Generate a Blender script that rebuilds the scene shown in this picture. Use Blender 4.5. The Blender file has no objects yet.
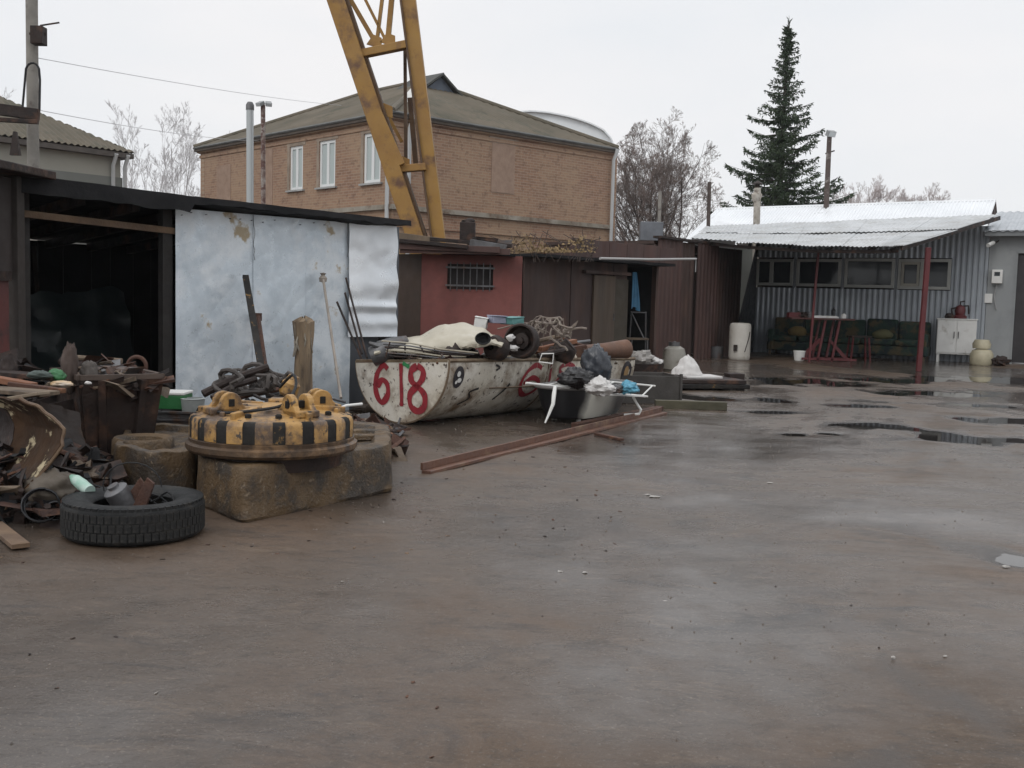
import bpy, bmesh, math, random
from mathutils import Vector, Matrix, noise
V = Vector
R = math.radians
sc = bpy.context.scene
col = sc.collection
rnd = random.Random(7)

# ------------------------------------------------------------------ camera
F, HC, K = 1050.0, 1.30, 0.8387
PITCH, ROLL = math.atan(0.0813), 0.0265
cam_d = bpy.data.cameras.new("camera"); cam = bpy.data.objects.new("camera", cam_d); col.objects.link(cam)
cam_d.sensor_width = 36; cam_d.lens = F/1024*36; cam_d.clip_end = 5000; cam_d.clip_start = 0.05
CR = Matrix.Rotation(math.pi/2-PITCH, 3, 'X') @ Matrix.Rotation(ROLL, 3, 'Z')
cam.matrix_world = Matrix.Translation((0,0,HC)) @ CR.to_4x4()
sc.camera = cam

# ------------------------------------------------------------------ world, sun, exposure
SUN_EL, SUN_AZ = R(38), R(-125)
w = bpy.data.worlds.new("World"); sc.world = w; w.use_nodes = True
nt = w.node_tree; nt.nodes.clear()
out = nt.nodes.new('ShaderNodeOutputWorld')
sky = nt.nodes.new('ShaderNodeTexSky'); sky.sky_type = 'NISHITA'; sky.sun_disc = False
sky.sun_elevation = SUN_EL; sky.sun_rotation = SUN_AZ
bg1 = nt.nodes.new('ShaderNodeBackground'); bg1.inputs[1].default_value = 0.06
nt.links.new(sky.outputs[0], bg1.inputs[0])
# the overcast cloud layer that covers that sky
tc = nt.nodes.new('ShaderNodeTexCoord')
mp = nt.nodes.new('ShaderNodeMapping'); mp.inputs['Scale'].default_value = (1,1,3.2)
nz = nt.nodes.new('ShaderNodeTexNoise'); nz.inputs['Scale'].default_value = 1.6; nz.inputs['Detail'].default_value = 5
rp = nt.nodes.new('ShaderNodeValToRGB')
rp.color_ramp.elements[0].position = .3; rp.color_ramp.elements[0].color = (.70,.745,.79,1)
rp.color_ramp.elements[1].position = .7; rp.color_ramp.elements[1].color = (.85,.84,.845,1)
bg2 = nt.nodes.new('ShaderNodeBackground'); bg2.inputs[1].default_value = 1.0
mx = nt.nodes.new('ShaderNodeMixShader'); mx.inputs[0].default_value = .93
nt.links.new(tc.outputs['Generated'], mp.inputs[0]); nt.links.new(mp.outputs[0], nz.inputs['Vector'])
nt.links.new(nz.outputs[0], rp.inputs[0]); nt.links.new(rp.outputs[0], bg2.inputs[0])
sx = nt.nodes.new('ShaderNodeSeparateXYZ'); nt.links.new(tc.outputs['Generated'], sx.inputs[0])
zr_ = nt.nodes.new('ShaderNodeMapRange'); zr_.interpolation_type = 'SMOOTHSTEP'; zr_.inputs[1].default_value = .2; zr_.inputs[2].default_value = 1.; zr_.inputs[3].default_value = 1.; zr_.inputs[4].default_value = 1.6
nt.links.new(sx.outputs[2], zr_.inputs[0]); nt.links.new(zr_.outputs[0], bg2.inputs[1])
nt.links.new(bg1.outputs[0], mx.inputs[1]); nt.links.new(bg2.outputs[0], mx.inputs[2]); nt.links.new(mx.outputs[0], out.inputs[0])
sd = bpy.data.lights.new("sun", 'SUN'); sd.energy = 0.5; sd.angle = R(25); sd.color = (1,.97,.93)
sun = bpy.data.objects.new("sun", sd); col.objects.link(sun)
sun.rotation_euler = (math.pi/2-SUN_EL, 0, R(-35))
sc.view_settings.view_transform = 'Standard'; sc.view_settings.look = 'None'
sc.view_settings.exposure = 0.2; sc.view_settings.gamma = 1

# ------------------------------------------------------------------ placing helpers (a bearing in the photo + a distance -> a real point)
def ray(x, y): return CR @ V(((x-512)/F, (384-y)/F, -1))
def P(x, y, Z):
    d = ray(x, y); Z = Z*K
    return V((0,0,HC)) + d*(Z/d.y)
def G(x, y, z=0.0):
    d = ray(x, y); return V((0,0,HC)) + d*((z-HC)/d.z)
def S(px, Z): return px/F*Z*K
def at(x, Z, z=0.0):
    p = P(x, 300, Z); return V((p.x, p.y, z))
def hit(C, d, x, y):
    """distance from C along ground direction d to the vertical plane through image point x,y"""
    r_ = ray(x, y); a, b = r_.x, r_.y
    return (C.y*a-C.x*b)/(d.x*b-d.y*a)
class Wall:
    """vertical plane through ground points A, B; local x along it, y away from the viewer, z up"""
    def __init__(s, A, B):
        s.A = V((A.x, A.y, 0)); s.B = V((B.x, B.y, 0)); s.L = (s.B-s.A).length
        s.u = (s.B-s.A)/s.L; s.n = V((0,0,1)).cross(s.u)
        s.M = Matrix(((s.u.x,s.n.x,0,s.A.x),(s.u.y,s.n.y,0,s.A.y),(0,0,1,0),(0,0,0,1)))
    def px(s, x, y, off=0):
        d = ray(x, y); o = V((0,0,HC)); A = s.A + s.n*off
        t = (A-o).dot(s.n)/d.dot(s.n); p = o+d*t
        return (p-s.A).dot(s.u), p.z
    def pt(s, a, y, z): return s.M @ V((a, y, z))

# ------------------------------------------------------------------ materials
def _n(nt, t, **kw):
    n = nt.nodes.new(t)
    for k, v in kw.items(): n.inputs[k].default_value = v
    return n
def c4(c): return (c[0], c[1], c[2], 1)
MATS = {}
def mat(name, c1, c2=None, scale=3., rough=.6, metal=0., bump=.15, bscale=30., c3=None, s3=2., t3=.58, soft=.06, rvar=.15, m3=0., c4_=None, s4=9., t4=.62, spec=.5, stretch=None):
    if name in MATS: return MATS[name]
    m = bpy.data.materials.new(name); m.use_nodes = True; nt = m.node_tree; L = nt.links
    b = nt.nodes['Principled BSDF']; b.inputs['Specular IOR Level'].default_value = spec
    tc = nt.nodes.new('ShaderNodeTexCoord'); src = tc.outputs['Object']
    if stretch:
        mp = nt.nodes.new('ShaderNodeMapping'); mp.inputs['Scale'].default_value = stretch
        L.new(src, mp.inputs[0]); src = mp.outputs[0]
    def nz(s, d=6., r=.6):
        n = _n(nt, 'ShaderNodeTexNoise', Scale=s, Detail=d, Roughness=r); L.new(src, n.inputs['Vector']); return n.outputs[0]
    def ramp(v, a, bb):
        r = nt.nodes.new('ShaderNodeMapRange'); r.inputs[1].default_value = a; r.inputs[2].default_value = bb; L.new(v, r.inputs[0]); return r.outputs[0]
    def mix(f, a, bb):
        x = nt.nodes.new('ShaderNodeMix'); x.data_type = 'RGBA'
        L.new(f, x.inputs[0])
        for i, q in ((6, a), (7, bb)):
            if isinstance(q, tuple): x.inputs[i].default_value = c4(q)
            else: L.new(q, x.inputs[i])
        return x.outputs[2]
    c2 = c2 or tuple(q*.7 for q in c1)
    c = mix(ramp(nz(scale), .35, .65), c1, c2)
    f3 = None
    if c3:
        f3 = ramp(nz(s3, 8., .65), t3-soft, t3+soft); c = mix(f3, c, c3)
    if c4_:
        f4 = ramp(nz(s4, 5., .6), t4-.03, t4+.03); c = mix(f4, c, c4_)
    L.new(c, b.inputs['Base Color'])
    fine = nz(bscale, 4.)
    rr = nt.nodes.new('ShaderNodeMapRange'); rr.inputs[1].default_value = .3; rr.inputs[2].default_value = .7
    rr.inputs[3].default_value = max(.04, rough-rvar); rr.inputs[4].default_value = min(1, rough+rvar)
    L.new(nz(scale*2.3), rr.inputs[0]); L.new(rr.outputs[0], b.inputs['Roughness'])
    b.inputs['Metallic'].default_value = metal
    if f3 is not None and metal != m3:
        q = nt.nodes.new('ShaderNodeMapRange'); q.inputs[3].default_value = metal; q.inputs[4].default_value = m3
        L.new(f3, q.inputs[0]); L.new(q.outputs[0], b.inputs['Metallic'])
    if bump:
        bp = nt.nodes.new('ShaderNodeBump'); bp.inputs['Strength'].default_value = min(1, bump*2); bp.inputs['Distance'].default_value = .01
        L.new(fine, bp.inputs['Height']); L.new(bp.outputs[0], b.inputs['Normal'])
    MATS[name] = m; return m
def brick_mat():
    m = bpy.data.materials.new('brick_wall'); m.use_nodes = True; nt = m.node_tree; L = nt.links; b = nt.nodes['Principled BSDF']
    tc = nt.nodes.new('ShaderNodeTexCoord'); sp = nt.nodes.new('ShaderNodeSeparateXYZ'); cb = nt.nodes.new('ShaderNodeCombineXYZ')
    L.new(tc.outputs['Object'], sp.inputs[0]); ad = nt.nodes.new('ShaderNodeMath'); ad.operation = 'ADD'
    L.new(sp.outputs[0], ad.inputs[0]); L.new(sp.outputs[1], ad.inputs[1])
    L.new(ad.outputs[0], cb.inputs[0]); L.new(sp.outputs[2], cb.inputs[1])
    br = nt.nodes.new('ShaderNodeTexBrick'); L.new(cb.outputs[0], br.inputs['Vector'])
    br.inputs['Color1'].default_value = (.31,.18,.115,1); br.inputs['Color2'].default_value = (.215,.118,.08,1); br.inputs['Mortar'].default_value = (.33,.25,.19,1)
    br.inputs['Scale'].default_value = 1; br.inputs['Brick Width'].default_value = .25; br.inputs['Row Height'].default_value = .078
    br.inputs['Mortar Size'].default_value = .008; br.inputs['Bias'].default_value = -.1
    n1 = _n(nt,'ShaderNodeTexNoise', Scale=.5, Detail=6.); n2 = _n(nt,'ShaderNodeTexNoise', Scale=4.5, Detail=5., Roughness=.7)
    L.new(cb.outputs[0], n1.inputs['Vector']); L.new(cb.outputs[0], n2.inputs['Vector'])
    def mx(f, c, col2, a, b_):
        r = nt.nodes.new('ShaderNodeMapRange'); r.inputs[1].default_value=a; r.inputs[2].default_value=b_; L.new(f, r.inputs[0])
        x = nt.nodes.new('ShaderNodeMix'); x.data_type='RGBA'; L.new(r.outputs[0], x.inputs[0]); L.new(c, x.inputs[6]); x.inputs[7].default_value = col2; return x.outputs[2]
    c = mx(n1.outputs[0], br.outputs[0], (.39,.28,.18,1), .36, .95)
    c = mx(n2.outputs[0], c, (.11,.058,.042,1), .54, .78)
    L.new(c, b.inputs['Base Color']); b.inputs['Roughness'].default_value = .85
    bp = nt.nodes.new('ShaderNodeBump'); bp.inputs['Strength'].default_value=.5; bp.inputs['Distance'].default_value=.01; L.new(n2.outputs[0], bp.inputs['Height']); L.new(bp.outputs[0], b.inputs['Normal'])
    return m
def ground_mat():
    m = bpy.data.materials.new('wet_asphalt'); m.use_nodes = True; nt = m.node_tree; L = nt.links; b = nt.nodes['Principled BSDF']
    geo = nt.nodes.new('ShaderNodeNewGeometry')
    def nz(s, d=6., r=.6, st=None, dist=0.):
        n = _n(nt,'ShaderNodeTexNoise', Scale=s, Detail=d, Roughness=r, Distortion=dist)
        mp = nt.nodes.new('ShaderNodeMapping'); mp.inputs['Rotation'].default_value = (0,0,.25)
        if st: mp.inputs['Scale'].default_value = st
        L.new(geo.outputs['Position'], mp.inputs[0]); L.new(mp.outputs[0], n.inputs['Vector']); return n.outputs[0]
    def ramp(v, a, bb, o0=0., o1=1.):
        r = nt.nodes.new('ShaderNodeMapRange'); r.inputs[1].default_value=a; r.inputs[2].default_value=bb; r.inputs[3].default_value=o0; r.inputs[4].default_value=o1; L.new(v, r.inputs[0]); return r.outputs[0]
    def mix(f, a, bb):
        x = nt.nodes.new('ShaderNodeMix'); x.data_type='RGBA'; L.new(f, x.inputs[0])
        for i, q in ((6,a),(7,bb)):
            if isinstance(q, tuple): x.inputs[i].default_value = c4(q)
            else: L.new(q, x.inputs[i])
        return x.outputs[2]
    wet = nz(.22, 8., .60, (1,.55,1), .8)
    c = mix(ramp(nz(.5, 7., .6, (1,.55,1)), .35, .65), (.112,.072,.046), (.066,.045,.030))
    c = mix(ramp(wet, .43, .56), c, (.082,.067,.057))
    c = mix(ramp(nz(1.6, 9., .78, (.6,1.4,1), 1.2), .52, .68), c, (.030,.025,.023))
    c = mix(ramp(nz(2.6, 9., .8, (.45,1.5,1), .8), .60, .78), c, (.115,.086,.064))       # oil and mud stains
    c = mix(ramp(nz(9., 9., .85, (.7,1.2,1)), .51, .68), c, (.036,.027,.020))
    c = mix(ramp(nz(4.5, 9., .85, (.5,1.3,1), .6), .55, .70), c, (.150,.108,.076))
    c = mix(ramp(nz(26., 6., .85), .55, .75), c, (.105,.080,.060))
    c = mix(ramp(nz(70., 3., .8), .58, .74), c, (.18,.15,.125))                          # light grit
    c = mix(ramp(nz(95., 2., .8), .62, .78), c, (.035,.03,.028))
    sz = nt.nodes.new('ShaderNodeSeparateXYZ'); L.new(geo.outputs['Position'], sz.inputs[0]); low = ramp(sz.outputs[2], -.0045, -.0105)
    c = mix(low, c, (.040,.031,.025))
    L.new(c, b.inputs['Base Color'])
    r1 = ramp(wet, .40, .52, .62, .12)
    r2 = ramp(nz(3.2, 8., .75, (.5,1.3,1)), .35, .7, -.10, .20)
    a = nt.nodes.new('ShaderNodeMath'); a.operation='ADD'; a.use_clamp=True; L.new(r1, a.inputs[0]); L.new(r2, a.inputs[1])
    mr = nt.nodes.new('ShaderNodeMix'); L.new(low, mr.inputs[0]); L.new(a.outputs[0], mr.inputs[2]); mr.inputs[3].default_value = .14
    L.new(mr.outputs[0], b.inputs['Roughness']); b.inputs['Specular IOR Level'].default_value = .5
    h = nt.nodes.new('ShaderNodeMath'); h.operation='ADD'
    h1 = ramp(nz(45., 5., .8), 0, 1, 0, .6); h2 = ramp(nz(7., 8., .7), 0, 1, 0, 1.)
    L.new(h1, h.inputs[0]); L.new(h2, h.inputs[1])
    bp = nt.nodes.new('ShaderNodeBump'); bp.inputs['Strength'].default_value=.6; bp.inputs['Distance'].default_value=.014; L.new(h.outputs[0], bp.inputs['Height']); L.new(ramp(wet, .41, .55, .60, .15), bp.inputs['Strength']); L.new(bp.outputs[0], b.inputs['Normal'])
    return m
def simple(name, c, rough=.5, metal=0., trans=0., ior=1.45):
    if name in MATS: return MATS[name]
    m = bpy.data.materials.new(name); m.use_nodes=True; b = m.node_tree.nodes['Principled BSDF']
    b.inputs['Base Color'].default_value=c4(c); b.inputs['Roughness'].default_value=rough; b.inputs['Metallic'].default_value=metal
    b.inputs['Transmission Weight'].default_value=trans; b.inputs['IOR'].default_value=ior; MATS[name]=m; return m

RUST = mat('rust', (.10,.045,.028), (.055,.030,.024), 5, .75, .2, .35, 40, (.17,.075,.035), 7, .6)
DRUST = mat('dark_rusty_steel', (.034,.021,.017), (.019,.014,.013), 4, .65, .1, .3, 30, (.085,.042,.026), 3, .60, spec=.35)
STEEL = mat('old_grey_steel', (.16,.16,.165), (.09,.085,.085), 5, .5, .6, .2, 40, (.10,.055,.035), 4, .6)
BLACK = mat('black_rubber', (.018,.018,.019), (.03,.03,.031), 6, .7, 0, .25, 60, spec=.25)
TARP = mat('black_roofing_felt', (.010,.010,.011), (.018,.017,.018), 2, .85, 0, .3, 14, spec=.25)
CREAM = mat('cream_paint', (.42,.38,.30), (.32,.28,.21), 3, .5, 0, .1, 20, (.13,.075,.045), 5, .62)
TANKW = mat('white_tank_paint', (.68,.64,.57), (.53,.48,.39), 2.2, .5, 0, .22, 22, (.17,.11,.065), 3.2, .56, .10, c4_=(.07,.05,.04), s4=16, t4=.63)
GALV = mat('galvanised_sheet', (.62,.68,.73), (.50,.56,.61), 5.5, .36, .25, .12, 10, (.72,.76,.79), 1.7, .52, .06, c4_=(.40,.32,.21), s4=3.4, t4=.66)
CONC = mat('yellowed_concrete', (.120,.074,.034), (.060,.039,.021), 4.5, .6, 0, .8, 50, (.045,.034,.025), 4.5, .53, .06, c4_=(.17,.125,.08), s4=26, t4=.63)
YEL = mat('yellow_paint', (.44,.25,.075), (.30,.165,.055), 5, .5, 0, .3, 24, (.095,.06,.038), 5, .53, .07, c4_=(.05,.035,.025), s4=22, t4=.62)
BLKP = mat('black_paint', (.014,.013,.013), (.026,.023,.02), 6, .65, 0, .2, 24, (.24,.14,.05), 12, .64, .03, spec=.2)
CRANE = mat('crane_yellow_paint', (.36,.20,.045), (.28,.145,.035), 1.5, .6, 0, .1, 20, (.13,.065,.035), 2.2, .60, .08)
CRANED = mat('crane_dark_paint', (.13,.075,.035), (.08,.045,.028), 2, .7, 0, .1, 20)
REDW = mat('red_plaster', (.25,.088,.075), (.19,.066,.057), .8, .8, 0, .2, 12, (.13,.052,.045), 1.5, .56, .12)
BROWNS = mat('brown_painted_sheet', (.060,.034,.026), (.040,.024,.021), 1.2, .75, 0, .15, 14, (.095,.05,.036), 2, .62, .1, stretch=(1.5,1.5,.35))
REDB = mat('red_brown_sheet', (.092,.046,.037), (.062,.033,.028), 1.3, .7, 0, .15, 14, (.055,.032,.028), 1.8, .6, .1, stretch=(1.5,1.5,.35))
TANB = mat('tan_door_board', (.085,.060,.042), (.06,.043,.031), 2, .75, 0, .15, 14, stretch=(2,2,.3))
WOOD = mat('weathered_wood', (.17,.125,.085), (.10,.072,.05), 3, .8, 0, .4, 30, (.05,.038,.03), 4, .6, stretch=(1,1,.25))
PLANK = mat('old_plank', (.18,.115,.068), (.11,.070,.045), 5, .8, 0, .3, 30)
CGREY = mat('corrugated_grey', (.36,.385,.41), (.29,.31,.335), .8, .45, .25, .04, 10)
ROOFW = mat('white_roof_metal', (.80,.81,.82), (.72,.735,.75), .7, .42, .1, .05, 8, (.60,.60,.61), 1.2, .66, .1)
ASB = mat('mossy_slate_roof', (.145,.120,.088), (.10,.086,.062), .5, .9, 0, .2, 8, (.075,.072,.052), 1.1, .6, .1)
WHITEP = mat('white_paint', (.76,.75,.72), (.66,.65,.62), 3, .45, 0, .05, 20, (.35,.31,.26), 4, .66, .08)
REDP = mat('dark_red_paint', (.12,.018,.020), (.09,.015,.017), 3, .5, 0, .1, 20, (.10,.03,.025), 5, .64)
SIGNR = mat('red_brush_paint', (.30,.020,.030), (.22,.018,.026), 14, .55, 0, .05, 30)
GLASS = simple('dark_window_glass', (.012,.016,.02), .08)
WGL = simple('sky_reflection_glass', (.44,.49,.48), .35)  # pale base colour stands in for sky reflected in the panes
UPVC = simple('white_window_frame', (.74,.75,.74), .4)
WATER = simple('puddle_water', (.02,.017,.015), .03)
NAVY = simple('black_enamel', (.012,.012,.014), .25)
BARK = mat('dark_bark', (.06,.045,.04), (.09,.07,.06), 6, .9)
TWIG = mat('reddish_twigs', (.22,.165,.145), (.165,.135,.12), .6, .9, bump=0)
BIRCH = mat('haze_pale_birch_twigs', (.56,.54,.54), (.48,.46,.46), 1, .9, bump=0)  # birch paleness includes distance haze painted into the colour
FARTW = mat('haze_pale_far_twigs', (.46,.39,.375), (.40,.35,.345), 1, .9, bump=0)  # paled base colour imitates haze on the distant trees
NEEDLE = mat('spruce_needles', (.022,.042,.020), (.045,.068,.026), .8, .8, bump=0)
SACKG = mat('dark_grey_bag', (.05,.055,.065), (.075,.08,.09), 5, .35, 0, .2, 15)
SACKW = mat('white_sack', (.62,.60,.58), (.50,.48,.46), 5, .6, 0, .3, 25)
SACKB = mat('blue_bag', (.08,.28,.40), (.12,.36,.48), 5, .4, 0, .2, 20)
GREENC = mat('green_plastic', (.022,.12,.035), (.03,.15,.05), 5, .4)
BEIGEC = mat('beige_plaster', (.33,.32,.275), (.28,.27,.235), .4, .9, 0, .05, 5)
GREYC = mat('grey_plaster', (.19,.195,.18), (.16,.165,.15), .5, .9, 0, .05, 5)
ORANGE = mat('rusty_orange_steel', (.24,.10,.05), (.16,.07,.04), 5, .7, 0, .2)

# ------------------------------------------------------------------ mesh builder
FRAMES = {}
class MB:
    def __init__(s): s.v = []; s.f = []; s.mi = []
    def add(s, vs, fs, mi=0):
        b = len(s.v); s.v += [V(p) for p in vs]; s.f += [tuple(b+i for i in q) for q in fs]; s.mi += [mi]*len(fs); return s
    def box(s, x0,x1,y0,y1,z0,z1, M=None, mi=0, j=0.):
        vs = [V((x,y,z)) for z in (z0,z1) for y in (y0,y1) for x in (x0,x1)]
        if j: vs = [p+V((rnd.uniform(-j,j) for _ in range(3))) for p in vs]
        if M is not None: vs = [M@p for p in vs]
        return s.add(vs, [(0,2,3,1),(4,5,7,6),(0,1,5,4),(2,6,7,3),(0,4,6,2),(1,3,7,5)], mi)
    def beam(s, p0, p1, w, h, up=V((0,0,1)), mi=0):
        p0=V(p0); p1=V(p1); d=(p1-p0); L=d.length; d.normalize()
        x = d.cross(up)
        if x.length<1e-3: x=d.cross(V((1,0,0)))
        x.normalize(); y=x.cross(d)
        M = Matrix(((x.x,d.x,y.x,p0.x),(x.y,d.y,y.y,p0.y),(x.z,d.z,y.z,p0.z),(0,0,0,1)))
        return s.box(-w/2,w/2,0,L,-h/2,h/2,M,mi)
    def tube(s, pts, r, n=8, cap=True, mi=0, closed=False):
        pts=[V(p) for p in pts]; m=len(pts)
        rs = r if isinstance(r,(list,tuple)) else [r]*m
        vs=[]; fs=[]; ref=None
        for i,p in enumerate(pts):
            if closed: d=pts[(i+1)%m]-pts[i-1]
            else: d=pts[min(i+1,m-1)]-pts[max(i-1,0)]
            if d.length<1e-7: d=V((0,0,1))
            d.normalize()
            if ref is None:
                ref = d.cross(V((0,0,1)))
                if ref.length<.05: ref=d.cross(V((1,0,0)))
            ref = (ref - d*ref.dot(d)).normalized(); q=d.cross(ref)
            for k in range(n):
                a=2*math.pi*k/n; vs.append(p+(ref*math.cos(a)+q*math.sin(a))*rs[i])
        for i in range(m if closed else m-1):
            for k in range(n):
                a=i*n+k; b=i*n+(k+1)%n; c=((i+1)%m)*n+(k+1)%n; d_=((i+1)%m)*n+k
                fs.append((a,b,c,d_))
        if cap and not closed: fs += [tuple(range(n))[::-1], tuple((m-1)*n+k for k in range(n))]
        return s.add(vs, fs, mi)
    def lathe(s, prof, n=24, M=None, a0=0., a1=2*math.pi, mi=0, cap=True, wob=0.):
        full = abs(a1-a0-2*math.pi)<1e-6; cnt = n if full else n+1
        vs=[]; fs=[]; m=len(prof)
        for k in range(cnt):
            a=a0+(a1-a0)*k/n
            for r,z in prof:
                rr = r*(1+wob*noise.noise(V((math.cos(a)*2,math.sin(a)*2,z*5)))) if wob else r
                p=V((rr*math.cos(a),rr*math.sin(a),z)); vs.append(M@p if M is not None else p)
        for k in range(n):
            k2=(k+1)%cnt
            for i in range(m-1): fs.append((k*m+i,k2*m+i,k2*m+i+1,k*m+i+1))
        if cap and full:
            if prof[0][0]>1e-6: fs.append(tuple(k*m for k in range(cnt))[::-1])
            if prof[-1][0]>1e-6: fs.append(tuple(k*m+m-1 for k in range(cnt)))
        return s.add(vs,fs,mi)
    def prism(s, outl, y0, y1, M=None, mi=0):
        n=len(outl); vs=[V((x,y0,z)) for x,z in outl]+[V((x,y1,z)) for x,z in outl]
        if M is not None: vs=[M@p for p in vs]
        return s.add(vs,[tuple(range(n)),tuple(range(2*n-1,n-1,-1))]+[(i,i+n,(i+1)%n+n,(i+1)%n) for i in range(n)],mi)
    def surf(s, fn, nu, nv, thick=0., mi=0):
        """fn(u,v) -> point; closed slab of given thickness"""
        g=[[V(fn(i/nu,j/nv)) for i in range(nu+1)] for j in range(nv+1)]
        idx=lambda i,j: j*(nu+1)+i
        top=[p for r_ in g for p in r_]; fs=[(idx(i,j),idx(i+1,j),idx(i+1,j+1),idx(i,j+1)) for j in range(nv) for i in range(nu)]
        if not thick: return s.add(top,fs,mi)
        bot=[]
        for j in range(nv+1):
            for i in range(nu+1):
                a=g[j][min(i+1,nu)]-g[j][max(i-1,0)]; b=g[min(j+1,nv)][i]-g[max(j-1,0)][i]
                n_=a.cross(b); n_= n_.normalized() if n_.length>1e-9 else V((0,0,1)); bot.append(g[j][i]-n_*thick)
        N=len(top)
        fs += [tuple(N+q for q in f[::-1]) for f in fs]
        for i in range(nu):
            fs.append((idx(i,0),N+idx(i,0),N+idx(i+1,0),idx(i+1,0))); fs.append((idx(i+1,nv),N+idx(i+1,nv),N+idx(i,nv),idx(i,nv)))
        for j in range(nv):
            fs.append((idx(0,j+1),N+idx(0,j+1),N+idx(0,j),idx(0,j))); fs.append((idx(nu,j),N+idx(nu,j),N+idx(nu,j+1),idx(nu,j+1)))
        return s.add(top+bot,fs,mi)
    def blob(s, c, r, n=14, m=9, amp=.15, fr=2., seed=0, flat=None, mi=0):
        c=V(c); rx,ry,rz = r if isinstance(r,(tuple,list)) else (r,r,r); vs=[]; fs=[]
        for j in range(m+1):
            t=math.pi*j/m
            for k in range(n):
                a=2*math.pi*k/n; d=V((math.sin(t)*math.cos(a),math.sin(t)*math.sin(a),math.cos(t)))
                q=1+amp*noise.noise(d*fr+V((seed*7.1,seed*3.3,seed)))*2+amp*.6*noise.noise(d*fr*3+V((seed*2.1,0,seed)))
                p=V((d.x*rx,d.y*ry,d.z*rz))*q
                if flat is not None and p.z<flat: p.z=flat
                vs.append(c+p)
        for j in range(m):
            for k in range(n): fs.append((j*n+k,(j+1)*n+k,(j+1)*n+(k+1)%n,j*n+(k+1)%n))
        return s.add(vs,fs,mi)
    def build(s, name, m, parent=None, smooth=False, bevel=0., frame=None, org=None, ang=35):
        me=bpy.data.meshes.new(name)
        if org is None: org = parent['_o'] if (parent is not None and '_o' in parent) else None
        if frame is None and org is None:
            xs=[p.x for p in s.v]; ys=[p.y for p in s.v]; org=V(((min(xs)+max(xs))/2,(min(ys)+max(ys))/2,min(p.z for p in s.v)))
        off = V((0,0,0)) if frame is not None else V(org)
        me.from_pydata([tuple(p-off) for p in s.v],[],s.f)
        ms = m if isinstance(m,(list,tuple)) else [m]
        for q in ms: me.materials.append(q)
        if len(ms)>1: me.polygons.foreach_set('material_index', s.mi)
        bm=bmesh.new(); bm.from_mesh(me); bmesh.ops.recalc_face_normals(bm, faces=bm.faces) if len(s.f)<60000 else None; bm.to_mesh(me); bm.free()
        if smooth:
            me.polygons.foreach_set('use_smooth',[True]*len(me.polygons)); me.set_sharp_from_angle(angle=R(ang))
        o=bpy.data.objects.new(name,me); col.objects.link(o)
        if parent is not None:
            o.parent=parent; po=V(parent['_o']); pf=FRAMES.get(parent.name, Matrix.Translation(po))
            wm=frame if frame is not None else Matrix.Translation(po)
            o.matrix_local = pf.inverted()@wm; FRAMES[o.name]=wm; o['_o']=tuple(po)
        else:
            if frame is not None: o.matrix_world=frame
            else: o.location=org
            o['_o']=tuple(off if frame is None else frame.translation)
        if bevel:
            b=o.modifiers.new('bevel','BEVEL'); b.width=bevel; b.segments=2; b.limit_method='ANGLE'; b.angle_limit=R(40)
        return o
def thing(name, label, cat, loc, group=None):
    o=bpy.data.objects.new(name,None); col.objects.link(o); o.location=V(loc); o['label']=label; o['category']=cat; o['_o']=tuple(V(loc)); o.empty_display_size=.2
    if group: o['group']=group
    return o
def tag(o, label, cat, group=None):
    o['label']=label; o['category']=cat
    if group: o['group']=group
    return o
def struct(o): o['kind']='structure'; return o
def stuff(o, label=None, cat=None):
    o['kind']='stuff'
    if label: o['label']=label
    if cat: o['category']=cat
    return o
def rot(axis, deg): return Matrix.Rotation(R(deg),4,axis)
def TR(p): return Matrix.Translation(V(p))
def aim(p, d, up=V((0,0,1))):
    """frame at p with local z along d"""
    z=V(d).normalized(); x=up.cross(z)
    if x.length<1e-3: x=V((1,0,0))
    x.normalize(); y=z.cross(x)
    return Matrix(((x.x,y.x,z.x,p[0]),(x.y,y.y,z.y,p[1]),(x.z,y.z,z.z,p[2]),(0,0,0,1)))
def fbm(p, o=4): return noise.fractal(p, 1.0, 2.0, o)

# corrugated sheet: local x across the ribs (x0..x1), profile depth along 'nrm', runs from a(x) to b(x)
def corr(mb, pa, pb, n_ribs, amp, nrm, thick=.004, bend=None, mi=0, sub=4, rows=1):
    """pa(u)/pb(u): start/end point of the line at u in 0..1"""
    prof=[0,0,1,1] if sub==4 else None
    cols=n_ribs*sub; vs=[]; N=V(nrm).normalized()
    for side in (0,1):
        for i in range(cols+1):
            u=i/cols; h=(prof[i%4] if prof else .5-.5*math.cos(2*math.pi*i/sub))*amp - side*thick
            for j in range(rows+1):
                t=j/rows; p=V(pa(u)).lerp(V(pb(u)),t)+N*h
                if bend: p=p+bend(u,t)
                vs.append(p)
    r1=rows+1; o=(cols+1)*r1; fs=[]
    for i in range(cols):
        for j in range(rows):
            a=i*r1+j; b=(i+1)*r1+j
            fs.append((a,b,b+1,a+1)); fs.append((o+a+1,o+b+1,o+b,o+a))
        fs.append((i*r1,o+i*r1,o+(i+1)*r1,(i+1)*r1)); a=i*r1+rows; b=(i+1)*r1+rows; fs.append((b,o+b,o+a,a))
    return mb.add(vs,fs,mi)

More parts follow.
